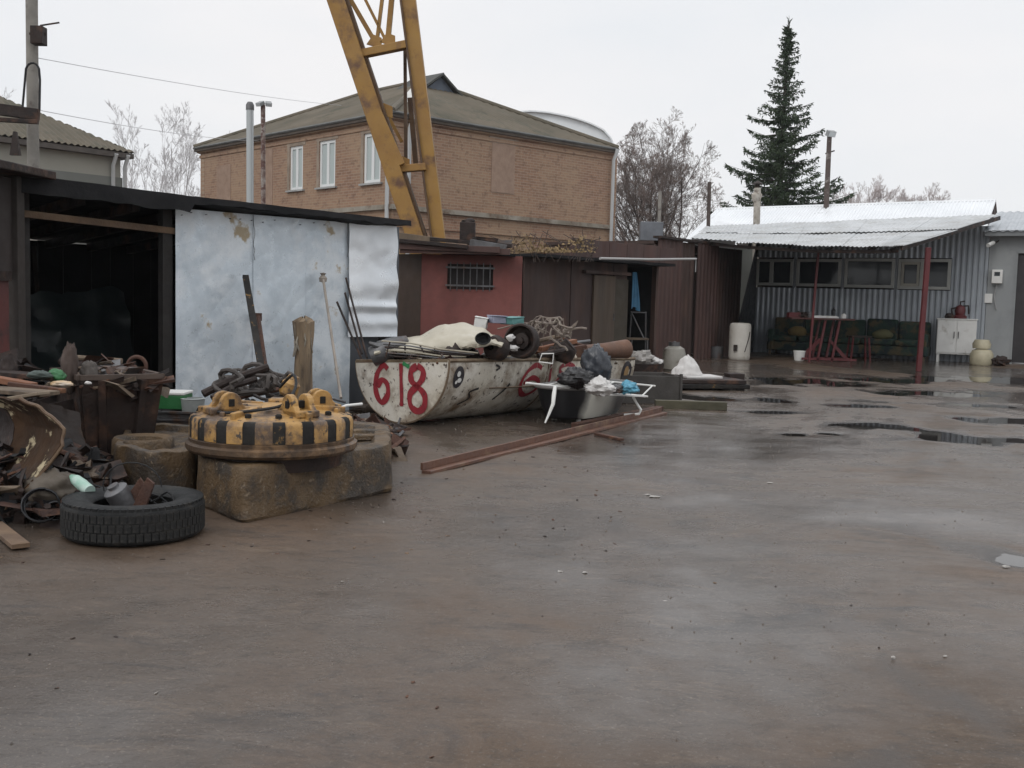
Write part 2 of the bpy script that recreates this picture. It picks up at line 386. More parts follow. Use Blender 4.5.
# ================================================================== GROUND
PUD = [(800,381,60,3.6),(775,399,24,2.4),(862,425,34,3.6),(975,438,80,5.0),(1012,420,40,3.2),(792,434,16,1.6),(830,433,14,1.2),(890,380,50,2.2),(985,379,60,3),(720,380,30,2.2),(850,405,30,1.6),(955,404,40,1.8),(1016,560,20,7),(935,393,70,2.6),(700,397,26,2.0),(760,411,30,1.6)]
puds=[]
for x,y,rx,ry in PUD:
    c=G(x,y); rX=abs((G(x+rx,y)-G(x-rx,y)).x)/2; rY=abs(G(x,y-ry).y-G(x,y+ry).y)/2
    puds.append((c.x,c.y,rX,rY))
def gh(x,y):
    z = .009*fbm(V((x*.9,y*.55,3.1)),3)+.0065*fbm(V((x*3.1,y*2.0,1.1)),3)
    z=max(z,-.0085); e=0
    for cx,cy,rx,ry in puds:
        d=((x-cx)/rx)**2+((y-cy)/ry)**2
        if d<7: e=max(e,math.exp(-d*.8))
    if e: z-= max(0,.024*e+.020*e**.5*fbm(V((x*2.3,y*1.5,8)),5))
    return z
xs=[-300,-150,-60,-35,-25]+[-19+i*.13 for i in range(int(40/.13))]+[25,35,60,150,300]
ys=[-100,-40,-15,-5]; y=.6
while y<38: ys.append(y); y+= .05+y*.0055
ys+=[40,45,60,90,150,310]
vs=[]; nx=len(xs)
for y in ys:
    for x in xs: vs.append(V((x,y,gh(x,y) if (-19<=x<=21 and .5<y<38) else 0)))
g=MB(); g.add(vs,[(j*nx+i,j*nx+i+1,(j+1)*nx+i+1,(j+1)*nx+i) for j in range(len(ys)-1) for i in range(nx-1)])
o=g.build('ground',ground_mat(),org=(0,0,0),smooth=True,ang=180); struct(o)
m=MB(); m.add([V((-1,2.5,-.0125)),V((20,2.5,-.0125)),V((20,36,-.0125)),V((-1,36,-.0125))],[(0,1,2,3)]); struct(m.build('puddle_water',WATER))
# loose grit
m=MB()
for i in range(5200):
    x=rnd.uniform(-6,9); y=rnd.uniform(1.6,20); r=rnd.uniform(.002,.0065)*(1+y*.06)
    z=gh(x,y); a=rnd.uniform(0,6)
    m.add([V((x+r*math.cos(a+k*2.1),y+r*math.sin(a+k*2.1),z-.001)) for k in range(3)]+[V((x,y,z+r*.8))],[(0,1,3),(1,2,3),(2,0,3)])
stuff(m.build('grit',mat('pale_grit',(.22,.19,.165),(.09,.075,.065),3,.8),org=(0,0,0)),'scattered pale grit and crumbs over the wet asphalt yard','grit')
m=MB(); rg=random.Random(31)
for i in range(420):
    if rg.random()<.12: q=G(rg.uniform(0,1024),rg.uniform(390,768))
    else: q=G(rg.uniform(-20,640),rg.gauss(430,50) if rg.random()<.5 else rg.uniform(400,560))
    if not(1.5<q.y<22) : continue
    r=rg.uniform(.0018,.006)*(1+q.y*.08); z=gh(q.x,q.y); M=TR(V((q.x,q.y,z+.001)))@Matrix.Rotation(rg.uniform(0,6),4,'Z')@Matrix.Rotation(rg.uniform(-.3,.3),4,'X')
    m.box(-r*rg.uniform(.8,2.2),r,-r*.5,r*.6,0,r*rg.uniform(.1,.5),M,mi=rg.choice((0,0,0,1,1,2,3)),j=r*.3)
stuff(m.build('small_debris',[DRUST,PLANK,RUST,mat('pale_chip',(.32,.29,.26),None,4,.8)],org=(0,0,0)),'small dark and brown chips of bark, rust and wood strewn over the yard','debris')
for x,y,s_ in ((893,323+335,.022),(655,497,.09),(648,495,.05),(945,657,.018),(665,602,.03),(770,483,.05),(585,573,.03),(560,572,.03),(1006,567,.05)):
    c=G(x,y); m=MB(); s_*=.42; m.blob(c+V((0,0,.003)),(s_,s_*.7,.004),9,5,.3,2,seed=x)
    tag(m.build('litter',mat('dirty_litter',(.42,.40,.37),(.28,.26,.24),20,.7)),'small pale scrap of litter lying on the open wet asphalt','litter','pale litter specks on the yard')

# ================================================================== BRICK HOUSE
def house():
    C=P(392.5,180,34); C.z=0
    dl=V((-.983,1.05,0)); dr=V((1.175,1.05,0)); dl.normalize(); dr.normalize()
    LL=hit(C,dl,200.5,180); LR=hit(C,dr,610,190)
    W1=Wall(C+dl*LL, C); W2=Wall(C, C+dr*LR)
    ez=P(392.5,113,34).z
    T=thing('brick_house','two storey brown brick house with hipped mossy roof behind the yard sheds','house',C)
    bm_=brick_mat(); BK=C+dl*LL+dr*LR
    # walls, each in its own frame so the courses run level
    def wall(W,y,openings,t=.3):
        m=MB(); xs_=sorted({0,W.L}|{q for o in openings for q in o[:2]})
        for a,b in zip(xs_[:-1],xs_[1:]):
            zz=[0]
            for o in openings:
                if o[0]<=a+1e-6 and o[1]>=b-1e-6: zz+= [o[2],o[3]]
            zz.append(ez)
            for q in range(0,len(zz),2): m.box(a,b,y,y+t,zz[q],zz[q+1])
        return m.build('wall',bm_,T,frame=W.M)
    wins=[]
    for (x0,y0,x1,y1) in ((290,147,303,190),(319.5,141.5,335.5,187),(364,134,381,183)):
        a,z1=W1.px(x0,y0); b,_=W1.px(x1,y0); _,z0=W1.px((x0+x1)/2,y1); wins.append((a,b,z0,z1))
    wall(W1,0,wins); wall(W2,0,[])
    WB=Wall(C+dl*LL, BK); m=MB(); m.box(0,WB.L,-.3,0,0,ez,WB.M); WC=Wall(C+dr*LR,BK); m.box(0,WC.L,-.3,0,0,ez,WC.M); m.build('wall',bm_,T)
    for W,L_ in ((W1,W1.L),(W2,W2.L)):
        m=MB(); m.box(-.06,L_+.06,-.05,.001,ez-.18,ez-.02); m.box(-.1,L_+.1,-.09,0,ez-.32+.16,ez-.03-.0); m.box(-.03,L_+.03,-.03,.001,ez-.34,ez-.24)
        m.build('cornice',bm_,T,frame=W.M)
    # ledge between the storeys, with its dirty plaster band
    z=W2.px(520,219)[1]
    for W in (W1,W2):
        m=MB(); m.box(-.08,W.L+.08,-.10,.0,z-.06,z+.07); m.build('ledge',mat('stained_plaster_band',(.36,.33,.28),(.22,.19,.15),1.5,.85,0,.2,8,(.13,.08,.05),2,.58,.1),T,frame=W.M)
        m=MB(); m.box(-.03,W.L+.03,-.05,.0,z-.52,z-.36); m.box(-.04,W.L+.04,-.06,.0,z-.95,z-.80); m.build('brick_band',bm_,T,frame=W.M)
        m=MB(); m.box(-.02,W.L+.02,-.03,.0,0,z-1.0); m.build('plaster_base',mat('ochre_plaster',(.36,.24,.12),(.30,.20,.11),1,.85,0,.1,6,(.2,.15,.1),2,.6),T,frame=W.M)
    # windows
    for a,b,z0,z1 in wins:
        f=MB(); fw=.09
        f.box(a,b,.03,.10,z0,z0+fw); f.box(a,b,.03,.10,z1-fw,z1); f.box(a,a+fw,.03,.10,z0+fw,z1-fw); f.box(b-fw,b,.03,.10,z0+fw,z1-fw)
        f.box((a+b)/2-.06,(a+b)/2+.06,.03,.10,z0+fw,z1-fw)
        fo=f.build('window',UPVC,T,frame=W1.M)
        p=MB(); p.box(a+fw,b-fw,.06,.07,z0+fw,z1-fw,W1.M); p.build('pane',WGL,fo)
        q=MB(); q.box(a-.12,b+.12,-.08,.03,z0-.05,z0,W1.M); q.build('sill',mat('zinc_sill',(.42,.42,.41),None,3,.5),fo)
        l=MB(); l.box(a-.15,b+.15,-.012,0,z1,z1+.13,W1.M); l.box(a-.13,a,-.012,0,z0,z1,W1.M); l.build('lintel',mat('window_surround',(.34,.27,.21),None,3,.85),fo)
        cu=MB(); cu.surf(lambda u,v:W1.M@V((a+.12+u*(b-a-.6*(b-a)),.2+.02*math.sin(u*30),z0+.1+v*(z1-z0-.2))),20,2); cu.build('curtain',mat('net_curtain',(.30,.32,.30),(.2,.22,.2),3,.9),fo)
    # bricked-up window on the end wall, cable box traces
    a,z1=W2.px(492,142); b,_=W2.px(515,142); _,z0=W2.px(503,193)
    m=MB(); m.box(a,b,-.015,0,z0,z1); m.build('bricked_up_window',mat('pale_brick_patch',(.34,.235,.175),(.27,.18,.13),4,.85,0,.2,20),T,frame=W2.M)
    m=MB(); m.box(a-.12,b+.12,-.02,0,z1,z1+.16); m.build('lintel',mat('window_surround',(1,1,1)),T,frame=W2.M)
    # old blocked openings on the long wall
    for x0,y0,x1,y1 in ((217,166,231,202),(263,150,273,200)):
        a,zb=W1.px(x0,y0); b,_=W1.px(x1,y0); m=MB(); m.box(a,b,-.012,0,zb-2.2,zb); m.build('bricked_up_window',mat('pale_brick_patch',(1,1,1)),T,frame=W1.M)
    # roof
    ov=.16; zr=P(440,79,40.4).z
    e=lambda p,a,b: p+dl*a+dr*b
    A=e(C,-ov,-ov)+V((0,0,ez)); B=e(C,-ov,LR+ov)+V((0,0,ez)); D=e(C,LL+ov,-ov)+V((0,0,ez)); E=e(C,LL+ov,LR+ov)+V((0,0,ez))
    R0=C+dr*(LR/2)+dl*(4.1*K+.8)+V((0,0,zr)); R1=C+dr*(LR/2)+dl*(LL-4.1*K)+V((0,0,zr))
    def face(E0,E1,Ra,Rb):
        ux=(E1-E0).normalized(); L_=(E1-E0).length; a=(Ra-E0).dot(ux); b=(Rb-E0).dot(ux); up=(Ra-E0-ux*a); H=up.length; up.normalize(); n_=ux.cross(up)
        if n_.z<0: n_=-n_
        def top(x):
            if x<a: return H*x/a
            if x>b: return H*(L_-x)/(L_-b)
            return H
        m=MB(); ribs=int(L_/.2); corr(m,lambda u:E0+ux*(u*L_),lambda u:E0+ux*(u*L_)+up*max(.02,top(u*L_)),ribs,.045,n_,thick=.02,sub=6)
        m.build('roof',ASB,T,smooth=True)
    face(D,A,R1,R0); face(A,B,R0,R0); face(B,E,R0,R1); face(E,D,R1,R1)
    m=MB(); m.add([A,B,E,D,A-V((0,0,.12)),B-V((0,0,.12)),E-V((0,0,.12)),D-V((0,0,.12))],[(4,5,6,7),(0,1,5,4),(1,2,6,5),(2,3,7,6),(3,0,4,7)])
    m.build('eaves_board',mat('dark_eaves',(.09,.07,.055),None,2,.8),T)
    m=MB()
    for p,q in ((R0,R1),(R0,A),(R0,B),(R1,D),(R1,E)): m.tube([p+V((0,0,.04)),q+V((0,0,.04))],.09,8)
    m.build('ridge_cap',ASB,T,smooth=True)
    # gablet at the near ridge end
    fwd=-dl; gp=R0+fwd*.85-V((0,0,.03)); hw=.85; gh_=.58
    bl=gp-dr*hw-V((0,0,gh_)); br_=gp+dr*hw-V((0,0,gh_))
    m=MB(); m.add([gp+V((0,0,.08)),bl,br_,R0+dl*.5-dr*.02+V((0,0,.08)),R0+dl*.5-dr*hw-V((0,0,gh_)),R0+dl*.5+dr*hw-V((0,0,gh_))],[(0,1,2),(3,5,4),(1,4,5,2)])
    m.build('gablet',mat('blue_grey_boards',(.13,.15,.185),None,2,.8),T)
    m=MB(); up=V((0,0,1))
    for sgn in (-1,1):
        a=gp+fwd*.18+up*.14; b=gp+fwd*.18+dr*sgn*(hw+.3)-up*(gh_+.10); c=R0+dl*.6+dr*sgn*(hw+.3)-up*(gh_+.10); d=R0+dl*.6+up*.14
        m.surf(lambda u,v,a=a,b=b,c=c,d=d:a.lerp(b,u).lerp(d.lerp(c,u),v),2,2,.06)
    m.build('gablet_roof',mat('dark_slate',(.07,.07,.065),None,2,.8),T)
    # white flashing sheet lying on the roof near the corner
    p=P(405.5,100,36); m=MB(); m.prism([(-.35,-.28),(.35,-.28),(.2,.5)],0,.04,TR(p)@rot('X',-25)); m.build('flashing',WHITEP,T)
    # downpipes
    for W,x in ((W1,391),(W2,406),(W2,610)):
        s_,_z=W.px(x,180); m=MB(); m.tube([W.pt(s_,-.28,ez-.02),W.pt(s_,-.24,ez-.15),W.pt(s_,-.13,ez-.35),W.pt(s_,-.12,0)],.055,8); m.build('downpipe',simple('light_pipe',(.55,.56,.56),.4,.2),T,smooth=True)
    m=MB(); m.tube([A,D],.045,6); m.tube([A,B],.045,6); m.build('gutter',mat('gutter_metal',(.13,.13,.125),None,3,.6),T)
house()

def cv(L_,u):
    t=u*(len(L_)-1); i=min(len(L_)-2,int(t)); f=t-i; return (L_[i][0]*(1-f)+L_[i+1][0]*f, L_[i][1]*(1-f)+L_[i+1][1]*f)
# arched hangar roof far behind
def hangar():
    Z=75; c=P(545,150,Z); T=None; m=MB()
    r=17*K; p0=P(498,106,Z)
    # barrel running away from the viewer, seen over the house roof
    arc=[(470,140),(484,124),(500,115),(516,111),(532,110),(548,111.5),(564,114.5),(578,118),(592,123),(604,129),(612,138),(616,150)]
    A=at(470,Z)
    def fn(u,v):
        a=cv(arc,u); p=P(a[0],a[1],Z); return V((p.x,p.y+v*30,p.z))
    m.surf(fn,40,2,.08); m2=m
    # back and front walls
    o=thing('hangar','pale arched metal hangar roof rising behind the brick house','hangar',(A.x,A.y,0))
    m.build('roof',mat('haze_pale_hangar_metal',(.84,.86,.87),(.80,.82,.83),1,.5,.2,0),o,smooth=True)  # whitened base colour carries the haze over the far metal
    m=MB(); pts=[fn(i/24,0) for i in range(25)]; n=len(pts)
    m.add([p+V((0,.3,-.1)) for p in pts]+[V((p.x,p.y+.3,0)) for p in pts],[(i,i+1,n+i+1,n+i) for i in range(n-1)]); m.build('end_wall',MATS['haze_pale_hangar_metal'],o)
hangar()

# ================================================================== GREY HOUSE (left)
def grey_house():
    A=at(-40,39.9); B=at(121,45)
    W=Wall(A,B); T=thing('plastered_house','grey two tone plastered house with mossy corrugated roof at far left','house',B)
    ez=W.px(100,150)[1]; zb=W.px(60,171)[1]; D=7
    m=MB(); m.box(0,W.L,0,.3,zb,ez); m.box(W.L-.3,W.L,.3,D,zb,ez); m.box(0,.3,.3,D,zb,ez); m.build('upper_wall',BEIGEC,T,frame=W.M)
    m=MB(); m.box(-.0,W.L+.05,-.05,.25,0,zb); m.box(W.L-.25,W.L+.05,.25,D,0,zb); m.build('lower_wall',GREYC,T,frame=W.M)
    ov=.35; M=W.M; e0=M@V((-ov,-ov,ez)); e1=M@V((W.L+ov,-ov,ez)); e2=M@V((W.L+ov,D+ov,ez)); e3=M@V((-ov,D+ov,ez)); zr=ez+1.9
    r0=M@V((-ov+3,D/2,zr)); r1=M@V((W.L*.50,D/2,zr))
    for E0,E1,Ra,Rb in ((e0,e1,r0,r1),(e1,e2,r1,r1),(e2,e3,r1,r0),(e3,e0,r0,r0)):
        ux=(E1-E0).normalized(); L_=(E1-E0).length; a=(Ra-E0).dot(ux); b=(Rb-E0).dot(ux); up=Ra-E0-ux*a; H=up.length; up.normalize(); n_=ux.cross(up)
        if n_.z<0:n_=-n_
        top=lambda x:H*x/a if x<a else (H*(L_-x)/(L_-b) if x>b else H)
        m=MB(); corr(m,lambda u:E0+ux*u*L_,lambda u:E0+ux*u*L_+up*max(.02,top(u*L_)),int(L_/.22),.06,n_,thick=.02,sub=6); m.build('roof',ASB,T,smooth=True)
    m=MB(); m.box(-ov+.02,W.L+ov-.02,-ov+.02,D+ov-.02,ez-.2,ez-.03); m.build('eaves_board',mat('brown_eaves',(.10,.085,.075),None,2,.8),T,frame=W.M)
    for s_ in (W.L-.35,W.L+.1):
        m=MB(); m.tube([M@V((s_,-.35,ez-.1)),M@V((s_,-.12,ez-.5)),M@V((s_,-.12,0))],.07,8); m.build('downpipe',simple('light_pipe',(.5,.5,.5)),T,smooth=True)
    m=MB(); m.prism([(-.12,0),(.12,0),(.03,.55),(-.03,.55)],0,.1,TR(P(14.5,155,30)));
    tag(m.build('hanging_weight',DRUST),'dark cone shaped weight hanging under the black beam','weight')
grey_house()

# ================================================================== TREES
def bare_tree(name,label,cat,base,H,seed,mtr,mtw,stems=1,spread=.25,levels=5,r0=.12,group=None,dens=1.,rmin=.008,ratio=.62,up=.12,ang=(22,48),env=None):
    rg=random.Random(seed); T=thing(name,label,cat,base,group); tr=MB(); tw=MB()
    def br(p,d,L_,r,lv):
        n=5 if lv<2 else 3; pts=[p]; rs=[r]; q=p.copy(); dd=d.copy()
        for i in range(n):
            dd=(dd+V((rg.gauss(0,.10),rg.gauss(0,.10),rg.gauss(0,.06)+up)) ).normalized(); q=q+dd*(L_/n)
            if env and not env(q-V(base)):
                if i==0: return
                n=i; break
            pts.append(q.copy()); rs.append(max(rmin*.7,r*(1-.75*(i+1)/n)))
        (tr if lv<2 else tw).tube(pts,rs,6 if lv<2 else 3,cap=False)
        if lv>=levels: return
        k=int((5 if lv==0 else 4.5)*dens+rg.random()+ (3 if lv==0 else 0))
        for i in range(k):
            t=rg.uniform(.25,1)if lv>0 else rg.uniform(.22,1); j=min(n-1,int(t*n)); f=t*n-j; pp=pts[j].lerp(pts[j+1],f); bd=(pts[j+1]-pts[j]).normalized()
            ax=bd.orthogonal().normalized(); ax=Matrix.Rotation(rg.uniform(0,6.28),3,bd)@ax
            nd=Matrix.Rotation(R(rg.uniform(*ang)),3,ax)@bd
            br(pp,nd,L_*ratio*rg.uniform(.75,1.15)*(1.15-.45*t),max(rmin,rs[j]*.55),lv+1)
    for s_ in range(stems):
        a=rg.uniform(0,6.28); t=spread*(0.2+rg.random()) if stems>1 else 0.03
        d=V((math.cos(a)*t,math.sin(a)*t,1)).normalized()
        br(V(base)+V((math.cos(a),math.sin(a),0))*(.3 if stems>1 else 0),d,H*(rg.uniform(.62,.8) if stems>1 else .85),r0,0)
    tr.build('trunk',mtr,T); stuff(tw.build('crown',mtw,T)) if False else tw.build('crown',mtw,T)
    return T
def env_round(q):
    return ((q.x-.1)/3.45)**2+(q.y/3.3)**2+((q.z-6.2)/(5.2+.5*noise.noise(V((q.x*1.2,q.y*1.2,3)))))**2 < 1.0+.25*noise.noise(q*.8) or (q.z<3 and abs(q.x)<1.8)
c=at(659,66); bare_tree('bare_tree','large round leafless tree with reddish twigs right of the brick house','tree',c,11.6,3,BARK,TWIG,stems=10,spread=.46,levels=5,r0=.095,dens=1.03,rmin=.0068,ratio=.53,up=.08,ang=(22,50),env=env_round)
ORD=('first','second','third','fourth','fifth','sixth','seventh','eighth','ninth')
for i,(x,Z,h,s_) in enumerate(((132,110,12.8,7),(143,95,15,1),(153,97,16.5,2),(165,90,15.0,3),(178,92,15.4,4),(190,98,14.5,5),(202,105,12.8,6))):
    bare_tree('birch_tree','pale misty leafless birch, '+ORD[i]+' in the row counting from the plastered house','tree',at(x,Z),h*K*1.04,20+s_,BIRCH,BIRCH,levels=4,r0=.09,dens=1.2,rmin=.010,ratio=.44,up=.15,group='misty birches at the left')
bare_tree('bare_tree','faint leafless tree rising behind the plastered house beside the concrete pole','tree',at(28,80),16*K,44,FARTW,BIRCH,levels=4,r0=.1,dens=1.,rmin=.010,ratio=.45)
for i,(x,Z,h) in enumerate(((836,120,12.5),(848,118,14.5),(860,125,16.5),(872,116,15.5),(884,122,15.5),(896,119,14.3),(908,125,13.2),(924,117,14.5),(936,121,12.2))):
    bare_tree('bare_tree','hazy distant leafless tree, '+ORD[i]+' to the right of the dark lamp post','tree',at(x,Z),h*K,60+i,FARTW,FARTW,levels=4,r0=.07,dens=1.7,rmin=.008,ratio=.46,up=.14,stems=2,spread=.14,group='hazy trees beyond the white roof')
def spruce():
    base=at(774,58); T=thing('spruce_tree','tall dark green spruce rising behind the white metal roofs','tree',base); rg=random.Random(5)
    H=P(789,20,58).z; tr=MB(); lean=P(789,20,58).x-base.x; ax=lambda z:V((base.x+lean*(z/H)**1.5*1.0,base.y,z))
    tr.tube([ax(H*i/12) for i in range(13)],[.24*(1-i/12.3)+.01 for i in range(13)],8); tr.build('trunk',BARK,T)
    m=MB(); z=H*.10
    def blade(p,d,L_,w):
        s_=d.cross(V((rg.gauss(0,1),rg.gauss(0,1),rg.gauss(0,1)))).normalized()*w; q=p+d*L_; mid=p+d*L_*.45
        m.add([p,mid+s_,q,mid-s_],[(0,1,2,3)])
    wood=MB()
    z0_=z; a=0
    while z<H-.35:
        Lm=0; t=z/H; Lm=(4.3 if t<.45 else 3.9)*(1-t)**.95+.05
        for k in range(3 if rg.random()<.55 else 2):
            a+=2.4+rg.gauss(0,.25); L_=Lm*rg.choice((.45,.7,.85,.95,1.0,1.12))*rg.uniform(.85,1.1)*min(1.18,1+.8*noise.noise(V((math.cos(a)*1.2,math.sin(a)*1.2,z*.75))))
            dr_=V((math.cos(a),math.sin(a),0)); n=max(4,int(L_/.16)); p0=ax(z); pts=[]
            sag=rg.uniform(.35,.6)*(1-t*.7)
            for i in range(n+1):
                s_=i/n; pts.append(p0+dr_*L_*s_+V((0,0,L_*(-sag*s_+sag*1.05*s_**2.6)+.25*L_*t*s_)))
            wood.tube([pts[0],pts[n//2],pts[n]],[.03,.018,.006],3,cap=False)
            for i in range(1 if t<.6 else 0,n):
                p=pts[i]; d=(pts[i+1]-pts[i]).normalized(); side=d.cross(V((0,0,1))).normalized(); s_=i/n
                wl=.42*L_*(1-s_)**.7*(.35+s_)+.09
                for sg in (-1,1):
                    for q in range(2 if t<.7 else 1):
                        dd=(d*rg.uniform(.5,1.)+side*sg*rg.uniform(.5,1)+V((0,0,rg.uniform(-.55,.02)))).normalized()
                        ll=wl*rg.uniform(.6,1.1); blade(p+d*rg.uniform(0,.1),dd,ll,.035)
                        for h in range(4):
                            pp=p+dd*ll*rg.uniform(.15,.95); blade(pp,V((rg.gauss(0,.35),rg.gauss(0,.35),-1)).normalized()if rg.random()<.6 else (dd+V((rg.gauss(0,.6),rg.gauss(0,.6),rg.gauss(0,.3)))).normalized(),rg.uniform(.12,.30)*(1.1-.6*t),.028)
                blade(p,d,.2,.03)
        z+= (.085+.085*(1-t))*rg.uniform(.5,1.5)
    for i in range(26): blade(ax(H-rg.uniform(0,.9)),V((rg.gauss(0,.5),rg.gauss(0,.5),.9)).normalized(),rg.uniform(.12,.28),.03)
    blade(ax(H-.1),V((0,0,1)),.35,.03)
    wood.build('branches',BARK,T); m.build('crown',NEEDLE,T)
spruce()

# ================================================================== POLES, LAMPS, WIRES
def pole(name,label,cat,x0,y0,x1,Z,r,m,zb=0,rt=None):
    b=at(x1,Z); t=P(x0,y0,Z); T=thing(name,label,cat,b); q=MB(); q.tube([V((b.x,b.y,zb)),t],[r,rt or r],12); q.build('pole',m,T,smooth=True); return T,b,t
LIGHTC=mat('pale_concrete',(.30,.28,.25),(.20,.185,.165),3,.85,0,.2,20,(.12,.10,.09),4,.62)
T,b,t=pole('utility_pole','weathered concrete utility pole with black box and looped cable at left','pole',31.5,-20,34.5,19,.085,LIGHTC)
c=P(39,36,18.8); m=MB(); m.box(c.x-.09,c.x+.09,c.y-.1,c.y+.08,c.z-.13,c.z+.13); m.build('junction_box',DRUST,T,bevel=.01)
m=MB(); m.beam(c+V((.02,0,.15)),c+V((.30,0,.20)),.02,.02); m.beam(c+V((-.14,0,.03)),c+V((.1,0,.03)),.03,.03); m.build('bracket',DRUST,T)
def lp(a): return P(32+8*math.cos(a),75+14*math.sin(a)*-1,18.7)
m=MB(); m.tube([P(22.5,108,18.7),P(25,80,18.7)]+[P(32.5-7*math.cos(a),72-9*math.sin(a),18.7) for a in [R(q) for q in range(20,170,20)]]+[P(40,80,18.7),P(39.5,110,18.7)],.016,6); m.build('cable_loop',BLACK,T)
A=P(-40,104,18.3); B=P(39,115,18.5)
m=MB(); m.beam(A,B,.12,.16); m.beam(P(-30,118,18.3),P(38,122,18.4),.08,.06); tag(m.build('black_beam',DRUST,bevel=.005),'black steel beam running in from the left edge to the concrete pole','beam')
T,b,t=pole('vent_pipe','tall galvanised vent pipe in front of the brick wall left of the floodlight pole','pipe',250,110,250.5,26,.075,simple('zinc_pipe',(.44,.46,.46),.4,.5))
m=MB(); m.lathe([(.085,0),(.085,.10),(.05,.16),(0,.17)],12,TR(t)); m.build('cap',STEEL,T,smooth=True)
FL=mat('rust_white_pole',(.40,.37,.34),(.18,.12,.10),7,.7,0,.1,20,(.12,.06,.05),9,.52)
def flood(T,t,dirs,s_=.16):
    for dx in dirs:
        M=TR(t+V((dx,-.05,.02)))@rot('Z',20 if dx>0 else -25)@rot('X',25)
        h=MB(); h.box(-s_*.7,s_*.7,-.09,.07,-s_*.45,s_*.45,M); ho=h.build('lamp_head',mat('grey_lamp_housing',(.32,.33,.33),None,4,.5),T,bevel=.01)
        g_=MB(); g_.box(-s_*.6,s_*.6,-.10,-.088,-s_*.36,s_*.36,M); g_.build('lens',simple('lamp_lens',(.5,.52,.53),.15),ho)
T,b,t=pole('floodlight_pole','thin rusty white pole carrying two grey floodlights before the brick wall','lamp post',263,105,264,27,.05,FL); flood(T,t,(-.04,.13),.09)
T,b,t=pole('floodlight_pole','dark wooden lamp post with pale lamp on top at right of the spruce','lamp post',829.5,136,822,40,.11,mat('dark_pole_wood',(.10,.075,.065),(.07,.05,.045),3,.8,0,.2,20,(.30,.27,.25),3,.62),rt=.075); flood(T,t+V((0,0,.05)),(.02,),.20)
m=MB(); m.beam(t-V((.1,0,.55)),t+V((.18,0,-.45)),.04,.04); m.build('bracket',DRUST,T)
T,b,t=pole('flue_pipe','whitish chimney flue with small dark cap standing through the canopy roof','chimney flue',757.5,188,755.5,36.8,.10,mat('flue_white',(.50,.47,.42),(.35,.31,.26),6,.7,0,.2,20,(.15,.12,.1),5,.58),zb=0)
m=MB(); m.lathe([(.16,0),(.15,.03),(.0,.12)],14,TR(t+V((0,0,.10)))); m.tube([t,t+V((0,0,.1))],.07,8); m.build('cap',DRUST,T,smooth=True)
m=MB(); m.blob(t+V((-.01,0,-.25)),(.14,.13,.2),10,7,.25,2); m.build('clamp',mat('flue_white',(1,1,1)),T,smooth=True)
pole('thin_post','bare dark thin post sticking up left of the white roof','post',709.5,182,707,36,.055,BARK)
T,b,t=pole('thin_post','pale post holding a grey box beyond the brown sheds','post',660,191,657.5,36,.05,LIGHTC)
c=P(652,231,35.8); m=MB(); m.box(c.x-.35,c.x+.3,c.y-.15,c.y+.15,c.z-.28,c.z+.25); m.build('cabinet',mat('blue_grey_cabinet',(.17,.18,.20),None,3,.6),T,bevel=.02)
def wire(a,b,sag,label):
    m=MB(); pts=[]; 
    for i in range(17):
        t=i/16; p=a.lerp(b,t); p.z-=sag*4*t*(1-t); pts.append(p)
    m.tube(pts,.005,4,cap=False); tag(m.build('overhead_wire',simple('wire_grey',(.45,.45,.46),.6)),label,'wire')
wire(P(38,58,19),P(420,108,60),.25,'upper thin overhead wire running right from the concrete pole')
wire(P(38,110,19),P(300,140,50),.2,'lower thin overhead wire running right from the concrete pole')

# ================================================================== GANTRY CRANE LEG
def crane():
    Z=24; T=thing('gantry_crane','yellow steel gantry crane leg of two box beams with lattice bracing','crane',at(425,Z))
    def ln(x0,y0,x1,y1,dz0=0,dz1=0): return P(x0,y0,Z+dz0),P(x1,y1,Z+dz1)
    def bxm(name,x0,y0,x1,y1,w,h,m,dz=0,dz1=None,bev=.012):
        a,b=ln(x0,y0,x1,y1,dz,dz if dz1 is None else dz1); q=MB(); q.beam(a,b,S(w,Z),h,up=V((0,1,0))); return q.build(name,m,T,bevel=bev)
    bxm('leg',312,-72,421,255,16.5,.30,CRANE); bxm('leg',404,-40,440.5,255,13.5,.32,CRANE,dz=.3)
    # dark inner flanges
    bxm('flange',323,-73,427,240,3.0,.36,CRANED,dz=.25); bxm('flange',396,-40,433.5,250,2.0,.40,CRANED,dz=.25)
    bxm('crossbeam',352,56,406,45,7.5,.22,CRANE,dz=.1); bxm('crossbeam',393,169.5,426,167,7,.2,CRANE,dz=.1)
    for a in ((342,-15,374.5,41,4.5),(358,-15,386,41,3),(384,-15,377,41,3.2),(393,-15,388,40,5)):
        bxm('brace',*a,.10,CRANE,dz=.4,bev=0)
    bxm('brace',358,66,402,165,6.5,.12,CRANE,dz=-.1); bxm('brace',364,60,383,112,5,.1,CRANED,dz=.9,bev=0)
    bxm('brace',367,60,385,112,3,.08,CRANE,dz=1.0,bev=0); bxm('brace',386,112,402,142,3.5,.08,CRANE,dz=1,bev=0)
    bxm('brace',405,47,406,165,3.2,.08,CRANED,dz=.6,bev=0); bxm('brace',410,98,416,165,5,.1,CRANED,dz=1.1,bev=0)
    for x,y,s_ in ((386,111,.16),(375.5,42,.15),(389,40,.15),(404,163,.14)):
        c=P(x,y,Z+.2); q=MB(); q.prism([(-s_,-s_*.6),(s_,-s_*.6),(s_*.6,s_*.7),(-s_*.5,s_*.8)],-.02,.02,TR(c)@rot('Y',15)); q.build('gusset_plate',CRANE,T)
    for k in range(10):
        c=P(434-k*3.0-10+8,232-k*24,Z-.02); q=MB(); 
crane()

